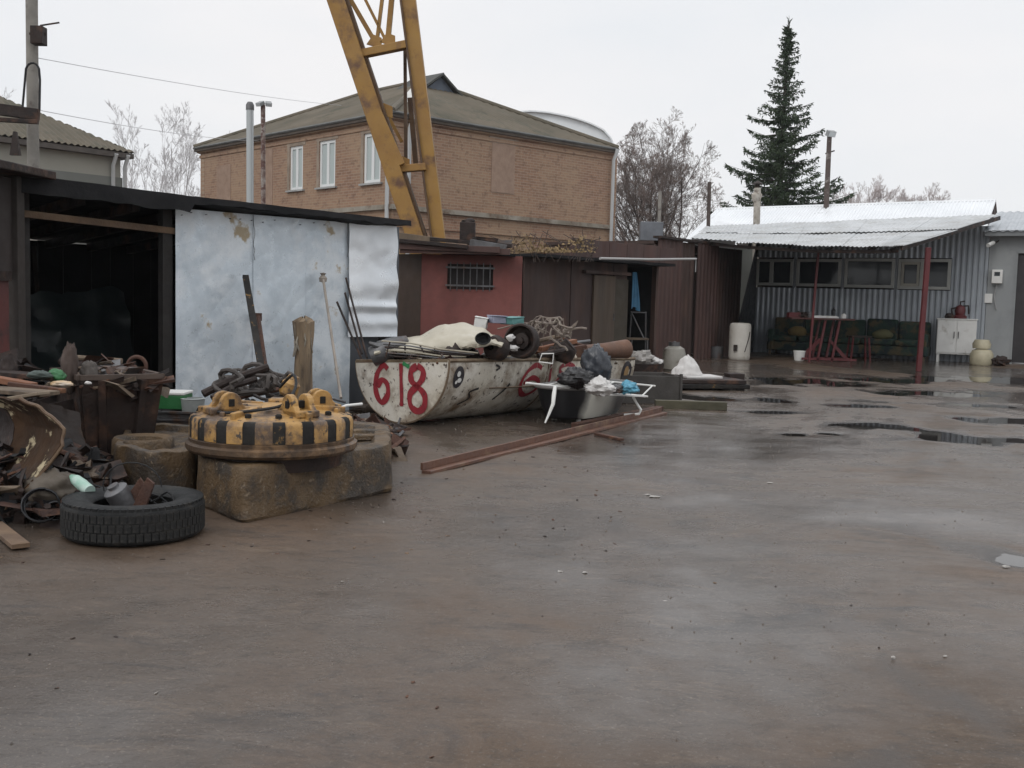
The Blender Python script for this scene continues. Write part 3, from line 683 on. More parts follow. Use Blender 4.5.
# ================================================================== LEFT OPEN SHED WITH GALVANISED SHEETS
def left_shed():
    A=at(175,12.3); B=at(394,14.6); W=Wall(A,B); L0=-1.62*K*1.02  # extends left of A
    T=thing('scrap_shed','low scrap shed with black felt roof and patched galvanised sheet front','shed',A)
    topz=lambda s_: W.px(175,208)[1]+ (W.px(394,226.5)[1]-W.px(175,208)[1])*s_/W.L
    # galvanised sheets: px columns, each bent and dented
    sheets=[(175,252,388,0.0,.02,1),(252,300,392,.012,.025,2),(300,347,395,.0,.025,3)]
    def sh(x0,x1,yb,off,amp,seed,ytop=None,mt=GALV,name='galvanised_sheet'):
        s0=W.px(x0,300)[0]; s1=W.px(x1,300)[0]+.05; zb=W.px((x0+x1)/2,yb)[1]
        def fn(u,v):
            s_=s0+(s1-s0)*u; zt=topz(s_) if ytop is None else W.px((x0+x1)/2,ytop)[1]
            z=zb+(zt-zb)*v
            d=.007*fbm(V((s_*1.1,z*1.1,5)),6)+.012*abs(noise.noise(V((s_*1.9+z*.3,z*.5,3))))**.7+.006*abs(noise.noise(V((s_*3.1-z*2.2,z*1.4,7))))**.6-.004*seed
            return W.pt(s_,-off-.01-d,z)
        m=MB(); m.surf(fn,80,110,.003); return m.build(name,mt,T,smooth=True,ang=60)
    for x0,x1,yb,off,amp,seed in sheets: sh(x0,x1,yb+22,off,amp,seed)
    sh(347,397,420,-.02,.02,9,mt=mat('dark_galvanised',(.12,.125,.14),(.08,.085,.095),2,.5,.4,.1,12))
    # bright curled upper right sheet
    s0=W.px(346,300)[0]; s1=W.px(393.5,300)[0]; zb=W.px(370,336.5)[1]
    def fn(u,v):
        s_=s0+(s1-s0)*u; zt=topz(s_); z=zb+(zt-zb)*v
        buck=.024*math.exp(-((v-.27)/.035)**2)+.016*math.exp(-((v-.47)/.09)**2)+.014*math.exp(-((v-.12)/.06)**2)
        return W.pt(s_+(.012*math.sin(v*17) if u>.9 else 0),-.05-buck*(.4+u)-.02*fbm(V((s_*2,z*2,4)),3)-.03*max(0,.08-v)*10*u,z)
    m=MB(); m.surf(fn,22,60,.003); m.build('galvanised_sheet',mat('bright_galvanised',(.80,.82,.84),(.66,.69,.72),1.2,.33,.4,.08,10),T,smooth=True,ang=60)
    m=MB()
    for x in range(179,393,12):
        for y0 in (213+(x-175)*.085,):
            if rnd.random()<.3: continue
            a=W.px(x+rnd.uniform(-2,2),y0+rnd.uniform(-2,2)); p=W.pt(a[0],-.045,a[1]); m.tube([p,p+W.n*.03],.0045,6)
    stuff(m.build('nail_heads',STEEL,T))
    # patch of torn flashing along the seam
    for x,ys_ in ((252,(215,262)),(346,(222,262))):
        p=[W.px(x+rnd.uniform(-1,1),y) for y in range(ys_[0],ys_[1],5)]
        m=MB(); m.tube([W.pt(a,-.04,z) for a,z in p],.003,5); m.build('seam',STEEL,T)
    # roof: felt sheet over rafters, drooping uneven front edge
    zA=W.px(175,198)[1]; zB=W.px(400,222.5)[1]; zL=W.px(43,181)[1]; sL=W.px(26,300)[0]; sR=W.px(393,300)[0]; D=3.5
    def roofz(s_): 
        if s_<0: return zA+(zL-zA)*min(1,s_/W.px(43,300)[0])
        return zA+(zB-zA)*s_/W.L
    def fn(u,v):
        s_=sL-.12+(sR-sL+.16)*u; return W.pt(s_,-.22+.04*noise.noise(V((s_*3,0,0)))+v*(D+.4),roofz(s_)-v*.27+.03*fbm(V((s_*2,v*4,0)),3))
    m=MB(); m.surf(fn,60,14,.05); m.build('roof',TARP,T,smooth=True)
    m=MB()
    def fn2(u,v):
        s_=sL-.12+(sR-sL+.17)*u; hang=.062+.03*noise.noise(V((s_*4.2,5,0)))+(.09 if s_<.05 else 0)
        return W.pt(s_,-.235+.04*noise.noise(V((s_*3,0,0)))-.01*v,roofz(s_)+.01-hang*v)
    m.surf(fn2,80,3,.01); m.build('roof_edge',TARP,T,smooth=True)
    for i in range(9):
        s_=sL+(sR-sL)*i/8.; m=MB(); m.beam(W.pt(s_,.04,roofz(s_)-.12),W.pt(s_,D,roofz(s_)-.38),.07,.09); m.build('rafter',DRUST,T)
    a=W.px(27,213,-.1); b=W.px(176,231,-.1); m=MB(); m.beam(W.pt(a[0]-.1,-.03,a[1]),W.pt(b[0]+.2,.06,b[1]),.07,.06); m.build('front_beam',PLANK,T)
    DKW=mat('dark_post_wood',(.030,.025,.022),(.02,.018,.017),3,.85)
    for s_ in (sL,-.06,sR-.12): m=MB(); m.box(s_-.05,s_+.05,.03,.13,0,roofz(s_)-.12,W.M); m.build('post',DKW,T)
    DK=mat('shade_black_boards',(.008,.008,.008),(.005,.005,.006),2,1.,0,.2,10)  # near-black base colour stands in for the unlit shed interior
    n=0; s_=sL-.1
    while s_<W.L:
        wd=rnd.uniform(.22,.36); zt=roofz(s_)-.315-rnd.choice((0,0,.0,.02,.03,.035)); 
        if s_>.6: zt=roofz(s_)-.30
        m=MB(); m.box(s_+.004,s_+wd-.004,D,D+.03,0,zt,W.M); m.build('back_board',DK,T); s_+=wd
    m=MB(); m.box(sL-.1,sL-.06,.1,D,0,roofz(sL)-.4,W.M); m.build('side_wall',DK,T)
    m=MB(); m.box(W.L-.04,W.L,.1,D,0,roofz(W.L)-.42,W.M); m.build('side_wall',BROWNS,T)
    # dark clutter inside
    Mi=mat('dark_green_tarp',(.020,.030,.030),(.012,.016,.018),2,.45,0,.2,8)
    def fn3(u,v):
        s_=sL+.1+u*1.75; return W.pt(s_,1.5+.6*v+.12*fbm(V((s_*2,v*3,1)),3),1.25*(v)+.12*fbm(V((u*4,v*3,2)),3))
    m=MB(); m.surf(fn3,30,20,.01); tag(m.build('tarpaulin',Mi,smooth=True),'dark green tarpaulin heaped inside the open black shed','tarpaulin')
    for i in range(2):
        m=MB(); s_=sL+.35+i*.8; m.tube([W.pt(s_,2.6,0),W.pt(s_+rnd.uniform(-.3,.3),3.1,rnd.uniform(1.2,1.8))],.03,6); tag(m.build('stored_pole',DRUST),('left','right')[i]+' one of two dark poles leaning in the gloom of the open shed','pole')
    # torn roofing and timber over the far right corner of the sheet wall
    return W
WS=left_shed()
# reddish partition at far left edge
def partition():
    A=at(-60,9.6); B=at(23,10.9); W=Wall(A,B); T=thing('rusty_partition','dark rusty partition wall with red lower panels at the far left edge','wall',B)
    zt=W.px(10,178)[1]
    a=W.L-.02
    zm=W.px(10,275)[1]
    m=MB(); m.box(0,a-.10,0,.04,zm,zt); m.build('upper_panel',mat('dark_brown_panel',(.040,.030,.027),(.028,.022,.02),2,.8),T,frame=W.M,bevel=.004)
    m=MB(); m.box(0,a-.20,-.01,.03,0.5,zm-.01); m.box(0,a-.2,-.012,.03,0,.48); m.build('lower_panel',mat('dull_red_panel',(.12,.035,.030),(.08,.026,.024),2,.7,0,.2,14,(.05,.025,.022),3,.6),T,frame=W.M,bevel=.004)
    m=MB(); m.box(a-.13,a-.02,-.05,.07,0,zt+.02); m.build('post',mat('dark_post',(.045,.036,.031),None,3,.8),T,frame=W.M,bevel=.006)
    m=MB(); m.box(0,a-.2,-.04,.0,zm-.05,zm+.03); m.build('rail',DRUST,T,frame=W.M)
    m=MB(); m.box(-.2,a+.14,-.25,.35,zt+.02,zt+.09); m.build('roof_board',DRUST,T,frame=W.M,bevel=.01)
partition()

# things leaning on the sheet wall
def lean(name,label,cat,x0,y0,x1,y1,r,m,Zt=None,Zb=None,flat=False,off=.12,group=None):
    s_,z=WS.px(x0,y0,-off); a=WS.pt(s_,-off,z); b=G(x1,y1) if Zb is None else P(x1,y1,Zb)
    q=MB()
    if flat: q.beam(b,a,r*2,r)
    else: q.tube([b,a],r,8)
    return q,a,b,lambda q=q: tag(q.build(name,m,smooth=not flat),label,cat,group)
q,a,b,f=lean('steel_bar','long black flat bar leaning against the galvanised sheet','bar',245.5,276,262,372,.030,BLKP,Zb=11.4,flat=True); f()
q,a,b,f=lean('steel_pipe','short rusty pipe with a collar leaning beside the black flat bar','pipe',258,315,267,378,.022,RUST,Zb=11.6); q.tube([a-V((0,0,.06)),a+V((0,0,.02))],.04,10); f()
q,a,b,f=lean('rod','thin pale rod with knobbed top leaning on the galvanised wall','rod',323,278,341,398,.014,mat('pale_rod',(.30,.26,.22),None,4,.6),Zb=11.6); q.lathe([(0,-.05),(.04,-.04),(.045,.0),(.02,.03),(.035,.05),(0,.06)],10,TR(a)); f()
for x0,y0,x1,y1,lb in ((346,278,367,358,'longest dark rod leaning right of the pale knobbed rod'),(337,302,362,360,'lowest dark rod in the trio left of the white half tank'),(345,293,362,354,'middle short dark rod in the trio left of the white half tank')):
    q,a,b,f=lean('rod',lb,'rod',x0,y0,x1,y1,.012,DRUST,Zb=13.2); f()
# split log post
b=at(306,12.3); t=P(303,318,12.3); m=MB(); H=t.z
def fn(u,v):
    a=2*math.pi*u; r=.085*(1+.35*noise.noise(V((math.cos(a)*1.6,math.sin(a)*1.6,v*2.2)))+.18*noise.noise(V((math.cos(a)*6,math.sin(a)*6,v*3))))*(1.0 if v<.75 else 1+.5*(v-.75))
    rag=(.06*noise.noise(V((math.cos(a)*4,math.sin(a)*4,9)))) if v>.95 else 0
    if v>=1: r*=.2
    return V((b.x+(t.x-b.x)*v+r*math.cos(a),b.y+r*math.sin(a),H*v+rag))
m.surf(fn,28,30); tag(m.build('timber_post',mat('frayed_timber',(.26,.19,.12),(.14,.10,.065),6,.85,0,.6,14,(.06,.045,.035),5,.6,stretch=(2,2,.3)),smooth=True,ang=50),'thick frayed timber post standing in front of the galvanised wall','post')
m=MB()
for i in range(14):
    a=rnd.uniform(0,6.28); p=V((t.x+.08*math.cos(a),t.y+.08*math.sin(a),H-rnd.uniform(0,.25))); m.tube([p,p+V((rnd.uniform(-.02,.02),rnd.uniform(-.03,.01),-.07)),p+V((rnd.uniform(-.03,.03),0,-.16))],.010,4)
tag(m.build('rag',mat('dirty_rag',(.30,.27,.22),(.15,.12,.09),8,.9)),'dirty rag strips tied round the top of the frayed post','rag')

# ================================================================== RED HUT AND BROWN SHEDS
def red_hut():
    A=at(421,17); B=at(521.5,17.05); W=Wall(A,B); T=thing('red_hut','small dull red plastered hut with barred window and sagging board roof','hut',A)
    zt=W.px(470,255)[1]; wx0,wz1=W.px(447.5,263.5); wx1,_=W.px(493.5,263.5); _,wz0=W.px(470,289.5); L_=W.L; t=.2
    m=MB(); m.box(0,wx0,0,t,0,zt); m.box(wx1,L_,0,t,0,zt); m.box(wx0,wx1,0,t,0,wz0); m.box(wx0,wx1,0,t,wz1,zt); m.box(L_-t,L_,t,2.2,0,zt); m.box(0,t,t,2.2,0,zt); m.box(t,L_-t,2.0,2.2,0,zt)
    m.build('wall',REDW,T,frame=W.M)
    f=MB(); f.box(wx0,wx1,.06,.10,wz0,wz0+.04,W.M); f.box(wx0,wx1,.06,.10,wz1-.04,wz1,W.M); f.box(wx0,wx0+.04,.06,.10,wz0+.04,wz1-.04,W.M); f.box(wx1-.04,wx1,.06,.10,wz0+.04,wz1-.04,W.M)
    fo=f.build('window',DRUST,T); p=MB(); p.box(wx0+.04,wx1-.04,.09,.095,wz0+.04,wz1-.04,W.M); p.build('pane',simple('dusty_dark_pane',(.03,.025,.024),.7),fo)
    for i in range(7):
        s_=wx0+(wx1-wx0)*(i+.5)/7; q=MB(); q.tube([W.pt(s_,-.015,wz0-.02),W.pt(s_,-.015,wz1+.02)],.008,6); q.build('bar',STEEL,T)
    q=MB(); 
    for z in (wz0+.05,wz1-.05): q.box(wx0-.02,wx1+.02,-.035,-.023,z-.012,z+.012,W.M)
    q.build('bar_frame',STEEL,T)
    # brown side return at left
    A2=at(393,17.6); W2=Wall(A2,A+V((-.005,.02,0))); q=MB(); q.box(0,W2.L,0,.1,0,W2.px(408,254)[1]); q.build('side_wall',mat('brown_board',(.085,.055,.04),(.06,.04,.03),2,.8),T,frame=W2.M)
    # roof: layered boards, fascia
    zr0=W.px(400,245)[1]; zr1=W.px(505,251)[1]
    q=MB(); q.surf(lambda u,v:W.pt(-.55+u*(L_+.45),-.22+v*2.5,zt+.02+.16*(1-u)+.02*noise.noise(V((u*6,v*3,0)))+.02*v),24,6,.04); q.build('roof',TARP,T,smooth=True)
    for i,(x0,y0,x1,y1,dz,mm) in enumerate(((394,240,468,247,.0,DRUST),(396,246,500,250,.05,REDB),(394,236,440,242,.6,WOOD),(430,239,512,246,.5,DRUST),(400,250,510,252,.08,REDB),(470,243,506,249,.2,STEEL))):
        a=P(x0,y0,16.6+dz); b_=P(x1,y1,16.5+dz); q=MB(); q.beam(a,b_,.05,.05+.03*(i%3)); q.build('roof_board',mm,T,bevel=.004)
    return W
red_hut()
c=P(468,232,17.4); m=MB(); m.box(c.x-.11,c.x+.10,c.y-.1,c.y+.1,c.z-.12,c.z+.13); m.blob(c+V((0,0,.14)),(.09,.08,.05),8,5,.3,2); tag(m.build('black_box',DRUST,bevel=.01),'small black box standing on the red hut roof','box')
for i,(x,y,wd) in enumerate(((485,240,.3),(497,243,.35),(478,244,.25),(503,247,.2))):
    c=P(x,y,17.0+.2*i); m=MB(); M=TR(c)@rot('Z',rnd.uniform(-40,40))@rot('Y',rnd.uniform(-8,8)); m.box(-wd/2,wd/2,-.12,.12,-.015,.03,M,j=.01)
    tag(m.build('broken_board',(DRUST,STEEL,WOOD,REDB)[i]),('dark broken board on the red hut roof','grey metal scrap strip on the red hut roof','weathered broken board on the red hut roof behind the black box','reddish broken board at the right end of the hut roof')[i],'board')
# autumn vine between the roofs
m=MB()
for i in range(430):
    u=rnd.random(); c=P(510+84*u+rnd.gauss(0,3),252-rnd.random()**1.7*(11+7*math.sin(u*9)),19+rnd.uniform(-.3,.6)); a=V((rnd.gauss(0,1),rnd.gauss(0,1),rnd.gauss(0,1))).normalized()*.026; b_=a.orthogonal().normalized()*.02
    m.add([c-a,c+b_,c+a,c-b_],[(0,1,2,3)])
v_=thing('dry_vine','dry yellow vine growing over the wall top right of the red hut','vine',at(550,19))
m.build('leaves',mat('yellow_dead_leaves',(.24,.165,.075),(.15,.10,.05),3,.9,bump=0),v_)
m=MB()
for i in range(24):
    u=rnd.random(); a=P(510+85*u,262,19.2); m.tube([a,a+V((rnd.uniform(-.2,.2),0,.25)),a+V((rnd.uniform(-.35,.35),0,rnd.uniform(.3,.5)))],.006,3)
m.build('stems',BARK,v_)

def brown_sheds():
    A=at(523.5,20.5); B=at(657,24); W=Wall(A,B); T=thing('brown_shed','long dark brown sheet metal shed with open doorway and flat roof','shed',A)
    zt=W.px(580,259.5)[1]; a0=W.px(626.5,300)[0]; a1=W.px(656,300)[0]; L_=W.L
    # vertical sheet panels
    s_=0; k=0
    while s_<a0-.01:
        wd=min(.62,a0-s_); 
        q=MB(); y_=.012*(k%2); q.box(s_+.004,s_+wd-.004,y_,y_+.03,0,zt-.02); q.build('wall_panel',BROWNS,T,frame=W.M,bevel=.003); s_+=wd; k+=1
    d0=W.px(592.5,275); d1=W.px(614,275); q=MB(); q.box(d0[0],d1[0],-.045,-.005,.02,d0[1]); do=q.build('door',TANB,T,frame=W.M,bevel=.004)
    q=MB(); q.tube([W.pt(d1[0]-.1,-.10,.95),W.pt(d1[0]-.1,-.10,1.08)],.012,6); q.build('handle',STEEL,do)
    q=MB(); q.box(d1[0]+.02,a0,-.03,-.002,.02,d0[1]-.05); q.build('door',mat('olive_board',(.055,.044,.030),(.04,.032,.023),2,.8),T,frame=W.M)
    q=MB(); q.box(d0[0]-.3,a0,-.09,-.005,d0[1]+.02,d0[1]+.08); q.build('door_lintel',BROWNS,T,frame=W.M)
    q=MB(); q.box(a1-.02,L_+.02,0,.1,0,zt); q.build('wall_end',BROWNS,T,frame=W.M)
    q=MB(); q.box(0,L_,2.4,2.45,0,zt); q.box(-.02,.02,.05,2.4,0,zt); q.box(L_-.02,L_+.02,.1,2.4,0,zt); q.build('back_wall',mat('shade_black_boards',(.02,.02,.02)),T,frame=W.M)  # same near-black boards, the doorway's shade put into the colour
    q=MB(); q.surf(lambda u,v:W.pt(-.1+u*(L_+.2),-.32+v*2.9,zt+.03+.02*noise.noise(V((u*8,v*3,2)))),30,5,.05); q.build('roof',TARP,T,smooth=True)
    x0=W.px(579,250)[0]
    s_=x0; zp=W.px(620,242)[1]
    while s_<L_+.4: q=MB(); wd=.55; q.box(s_,s_+wd-.01,.15,.19,zt+.06,zp+rnd.uniform(-.015,.015)); q.build('parapet_board',REDB,T,frame=W.M,bevel=.003); s_+=wd
    # cloth hanging in the doorway
    s0,z1=W.px(629,272); s1,z0=W.px(636.5,309)
    q=MB(); q.surf(lambda u,v:W.pt(s0+(s1-s0)*(u*(.35+.65*v)+.12*(1-v)),-.06-.025*math.sin(u*14+v),z1+(z0-z1)*v+(.04*math.sin(u*5) if v>.9 else 0)),16,14,.006)
    tag(q.build('blue_cloth',mat('blue_cloth',(.035,.11,.19),(.05,.16,.26),5,.8),smooth=True),'blue cloth hanging in the dark doorway of the brown shed','cloth')
    q=MB(); a=P(600,258.5,20.9); b_=P(650,259.5,22.5); c_=P(696,259,24.5); q.tube([a,b_,c_],.022,8); q.tube([c_,c_+V((0,0,-.1)),P(695.5,272,24.5)],.010,6)
    tag(q.build('pipe_run',simple('pale_pipe',(.36,.35,.34),.5),smooth=True),'pale horizontal pipe under the roof edge of the brown sheds','pipe')
    return W
WB_=brown_sheds()
def containers():
    A=at(656,27.5); B=at(742,31.5); W=Wall(A,B); T=thing('brown_container','tall red brown ribbed metal container between the brown shed and the canopy','container',A)
    zt=W.px(690,242)[1]; L_=W.L
    cuts=[W.px(x,300)[0] for x in (656,681,694,715,742)]
    mats_=[REDB,BROWNS,REDB,BROWNS]
    for i in range(4):
        q=MB(); a,b=cuts[i],cuts[i+1]; n=max(2,int((b-a)/.16)); corr(q,lambda u:W.pt(a+(b-a)*u-.0,(-.0,.03,-.05,.05)[i],0),lambda u:W.pt(a+(b-a)*u,(-.0,.03,-.05,.05)[i],zt-(.0,.02,-.02,.04)[i]),n,.018,-W.n,.01)
        q.build('ribbed_panel',mats_[i],T)
    q=MB(); q.box(-.05,L_+.03,.08,3,zt-.12,zt-.05); q.box(-.02,.02,.05,3,0,zt-.13); q.box(L_-.02,L_+.02,.1,3,0,zt-.13); q.build('body',BROWNS,T,frame=W.M)
    q=MB(); q.box(-.05,L_*.75,-.10,.10,zt+.0,zt+.05); q.build('top_rail',DRUST,T,frame=W.M)
containers()

# ================================================================== RIGHT SHED WITH CANOPY
CX=at(986,31.5); DIR=V((-1.937,1.05,0)).normalized()
LEFT=CX+DIR*(3.18*2.203*K)
def right_shed():
    W=Wall(LEFT,CX); L_=W.L; T=thing('corrugated_shed','grey corrugated metal shed with four windows and white sloping canopy','shed',CX)
    ztop=W.px(980,226)[1]
    rects=[(757,259,794,285.5),(797.5,259,842,286.5),(845.6,258.5,895.6,287.8),(899,259,951.8,289.5)]
    wins=[]
    for x0,y0,x1,y1 in rects:
        a,z1=W.px(x0,(y0)); b,_=W.px(x1,y0); _,z0=W.px((x0+x1)/2,y1); wins.append((a,b,z0,z1))
    def sheet(a,b,z0,z1,name='wall_sheet'):
        n=max(1,round((b-a)/.145)); q=MB(); corr(q,lambda u:W.pt(a+(b-a)*u,0,z0),lambda u:W.pt(a+(b-a)*u,0,z1),n,.03,-W.n,.006); q.build(name,CGREY,T)
    zlo=min(w_[2] for w_ in wins)-.02; zhi=max(w_[3] for w_ in wins)+.02
    # sheets below and above the windows, then full-height on the right
    n=6; wr=wins[-1][1]+.04
    for i in range(n): sheet(wr*i/n,wr*(i+1)/n,0,zlo); sheet(wr*i/n,wr*(i+1)/n,zhi,ztop)
    sheet(wr,L_,0,ztop)
    prev=0
    for a,b,z0,z1 in wins:
        if a>prev+.01: sheet(prev,a,zlo,zhi,'wall_strip')
        prev=b
    if wr>prev+.005: sheet(prev,wr,zlo,zhi,'wall_strip')
    q=MB(); q.box(0,L_,.25,.3,0,ztop-.3); q.build('lining',DRUST,T,frame=W.M)
    q=MB(); q.box(0,L_,.02,.25,0,zlo-.05); q.build('lining',DRUST,T,frame=W.M)
    FR=mat('window_frame_grey',(.44,.44,.41),(.36,.36,.34),3,.6)
    for i,(a,b,z0,z1) in enumerate(wins):
        f=MB(); fw=.075; M=W.M
        f.box(a,b,-.06,.06,z0,z0+fw,M); f.box(a,b,-.06,.06,z1-fw,z1,M); f.box(a,a+fw,-.06,.06,z0+fw,z1-fw,M); f.box(b-fw,b,-.06,.06,z0+fw,z1-fw,M)
        if i in (0,3):
            c=a+(b-a)*(.42 if i==0 else .46); f.box(c-.05,c+.05,-.06,.06,z0+fw,z1-fw,M)
        fo=f.build('window',FR,T,bevel=.004)
        p=MB(); p.box(a+fw,b-fw,.0,.01,z0+fw,z1-fw,M); p.build('pane',GLASS,fo)
        if i==3:
            c=a+(b-a)*.46; s_=MB(); w2=.07
            s_.box(a+fw+.01,a+fw+.01+w2,-.075,-.062,z0+fw,z1-fw,M); s_.box(c-.05-w2,c-.06,-.075,-.062,z0+fw,z1-fw,M); s_.box(a+fw+.08,c-.12,-.075,-.062,z0+fw,z0+fw+w2,M); s_.box(a+fw+.08,c-.12,-.075,-.062,z1-fw-w2,z1-fw,M); s_.build('sash',mat('beige_sash',(.42,.40,.34),None,3,.6),fo)
    # canopy: eave from pixels, sloping up over the wall
    zc=W.px(870,221)[1]
    E=[(690,238,29.7),(760,243.5,28.6),(817,246.5,27.8),(880,247,26.6),(903,246,26.3)]
    ev=[P(*e) for e in E]
    bk=[W.pt(W.px(x,221)[0],.55,W.px(x,y,.55)[1]) for x,y in ((700,227),(760,225),(830,222.5),(915,219),(998,216))]
    def lerpl(L__,u):
        t=u*(len(L__)-1); i=min(len(L__)-2,int(t)); return L__[i].lerp(L__[i+1],t-i)
    nS=10
    CAN=mat('dull_canopy_metal',(.52,.53,.535),(.44,.45,.455),1.2,.5,.1,.08,8,(.33,.325,.31),1.6,.58,.12)
    for i in range(nS):
        u0,u1=i/nS,(i+1)/nS
        nrm=V((-.1,-.25,1))
        for r0,r1_,dz in ((0,.52,0),(.50,1.0,.03)):
            q=MB(); sg=noise.noise(V((i*3.7,r0*5,0)))
            corr(q,lambda u:lerpl(ev,u0+(u1-u0)*u).lerp(lerpl(bk,u0+(u1-u0)*u),r0)+V((0,0,dz+.008*(i%2))),lambda u:lerpl(ev,u0+(u1-u0)*u).lerp(lerpl(bk,u0+(u1-u0)*u),r1_)+V((0,0,dz+.008*(i%2))),
                 6,.016,nrm,.006,rows=4,bend=lambda u,t,i=i,r0=r0:V((0,0,0.014*noise.noise(V(((i+u)*1.4,(r0+t)*3,2)))-(.03*math.sin(math.pi*(r0+t*.5)) if 1 else 0))))
            q.build('roof_sheet',CAN,T)
    # framing under the canopy
    for i in range(6):
        u=(i+.3)/6; q=MB(); q.beam(lerpl(ev,u)+V((0,.15,-.10)),lerpl(bk,u)+V((0,0,-.12)),.05,.08); q.build('rafter',DRUST,T)
    q=MB()
    for i in range(len(ev)-1): q.beam(ev[i]+V((0,.25,-.09)),ev[i+1]+V((0,.25,-.09)),.06,.07)
    q.build('eaves_beam',DRUST,T)
    # side cheek at right under the canopy edge
    q=MB(); a=ev[-1]+V((0,.1,-.04)); b=bk[-1]+V((0,0,-.05)); q.beam(a,b,.03,.10); q.build('verge_board',DRUST,T)
    # dark cheek at the left
    q=MB(); a=ev[1]+V((0.,.4,-.06)); b=W.pt(0,-.05,ztop-.3); c=W.pt(.0,-.05,0); d=W.pt(.0,-.9,0)
    q.surf(lambda u,v:a.lerp(W.pt(0,0,zc-.2),u).lerp(V((a.x-.1,a.y+1.9,.0)).lerp(W.pt(0,0,0),u),v),2,4,.03); q.build('side_screen',mat('black_sheeting',(.014,.015,.02),None,3,.5),T)
    # posts
    POST=REDP
    for (x0,y0,x1,y1,r) in ((818.5,250,809,362.5,.028),(928.5,247.5,918.5,371.5,.052)):
        b=G(x1,y1); k=b.y/K; t=P(x0,y0,k); q=MB(); q.beam(V((b.x,b.y,0)),V((t.x,t.y,t.z)),r*1.8,r*1.8,up=V((0,1,0))); q.build('post',POST,T,bevel=.006)
    # grey wing at right
    R_=CX+(-DIR)*6; W2=Wall(CX+(-DIR)*.01,R_)
    zz=W2.px(1010,232)[1]
    GW=mat('grey_painted_wall',(.30,.31,.31),(.25,.26,.265),.6,.7,0,.05,8,(.20,.21,.215),1,.62,.1)
    T2=thing('grey_annex','grey rendered annex with dark door at the right edge','building',CX)
    dx=W2.px(1014,300)[0]; dtop=W2.px(1018,252)[1]
    q=MB(); q.box(0,dx,0,.2,0,zz); q.box(dx,W2.L,0,.2,dtop,zz); q.box(dx+1.0,W2.L,0,.2,0,dtop); q.box(0,.2,.2,5,0,zz); q.build('wall',GW,T2,frame=W2.M)
    q=MB(); q.box(dx+.03,dx+.97,.06,.10,.05,dtop-.03); q.build('door',mat('dark_door',(.035,.03,.032),None,2,.6),T2,frame=W2.M)
    q=MB(); q.box(dx,dx+.03,-.02,.12,0,dtop); q.box(dx+.97,dx+1.0,-.02,.12,0,dtop); q.box(dx,dx+1,-.02,.12,dtop-.03,dtop); q.build('door_frame',GW,T2,frame=W2.M)
    q=MB(); z0=W2.px(990,224)[1]-.1
    corr(q,lambda u:W2.pt(-.12+u*(W2.L),-.40,zz-.02+u*.10),lambda u:W2.pt(-.12+u*(W2.L),3.2,zz+.75+u*.1),30,.03,V((0,-.2,1)),.006); q.build('roof',mat('grey_roof_metal',(.42,.44,.46),(.36,.38,.40),1,.45,.2),T2)
    q=MB(); q.box(-.1,W2.L,-.36,-.33,zz-.12,zz+.02); q.build('fascia',mat('grey_trim',(.20,.21,.215),None,2,.6),T2,frame=W2.M)
    # meter box, security camera, cable
    s_,z=W2.px(997.5,277,-.0); Tm=thing('meter_box','small white meter box on the grey annex wall','meter box',W2.pt(s_,0,z-.15)); h=S(6.5,31)
    q=MB(); q.box(s_-h*.75,s_+h*.75,-.16,0,z-h*1.0,z+h*1.1,W2.M); q.build('case',WHITEP,Tm,bevel=.01); q=MB(); q.box(s_-h*.4,s_+h*.4,-.165,-.16,z+.02,z+.12,W2.M); q.build('dial_window',GLASS,Tm)
    q=MB(); q.tube([W2.pt(s_,-.03,z-h),W2.pt(s_-.05,-.03,z-h*3),W2.pt(s_+.02,-.03,z-h*5)],.02,6); q.build('conduit',simple('grey_conduit',(.3,.3,.3)),Tm)
    s_,z=W2.px(994,244); Tc=thing('security_camera','white security camera under the annex eaves','camera',W2.pt(s_,0,z)); q=MB(); q.tube([W2.pt(s_+.1,0,z+.08),W2.pt(s_,-.2,z)],.02,6); q.build('bracket',STEEL,Tc)
    q=MB(); q.tube([W2.pt(s_,-.2,z+.02),W2.pt(s_-.1,-.45,z-.06)],.05,10); q.build('camera_body',WHITEP,Tc,smooth=True)
    s_,z=W2.px(988.5,299); q=MB(); q.box(s_-.09,s_+.09,-.05,0,z-.1,z+.13,W2.M); tag(q.build('switch_box',WHITEP,bevel=.01),'tiny pale switch box near the annex corner below the camera','switch')
    # ---- roof of the building behind
    Tb=thing('back_building','white metal gable roof with red gable end behind the canopy shed','building',W.pt(4,9,0))
    off=5.5; Wr=Wall(LEFT+W.n*off,CX+W.n*off)
    s0,_=Wr.px(716,210); zr=Wr.px(716,209.5)[1]; s1,zr1=Wr.px(996,200.5)
    rf=Wr.pt(s0,0,zr); rg_=Wr.pt(s1,0,zr1)
    dn=3.4; hz=1.35
    n=12
    for i in range(n):
        for side in (-1,1):
            q=MB(); f=lambda u,side=side:rf.lerp(rg_,(i+u)/n)
            corr(q,lambda u:f(u),lambda u:f(u)+Wr.n*side*dn-V((0,0,hz)),7,.03,V((0,0,1)),.006); q.build('roof_sheet',ROOFW,Tb)
    gE=rg_-Wr.u*.25; q=MB(); q.add([gE-V((0,0,.08)),gE-Wr.n*(dn-.15)-V((0,0,hz)),gE+Wr.n*(dn-.15)-V((0,0,hz))]+[p-Wr.u*.08 for p in (gE-V((0,0,.08)),gE-Wr.n*(dn-.15)-V((0,0,hz)),gE+Wr.n*(dn-.15)-V((0,0,hz)))],[(0,1,2),(3,5,4),(0,3,4,1),(1,4,5,2),(2,5,3,0)]); q.build('gable',REDP,Tb)
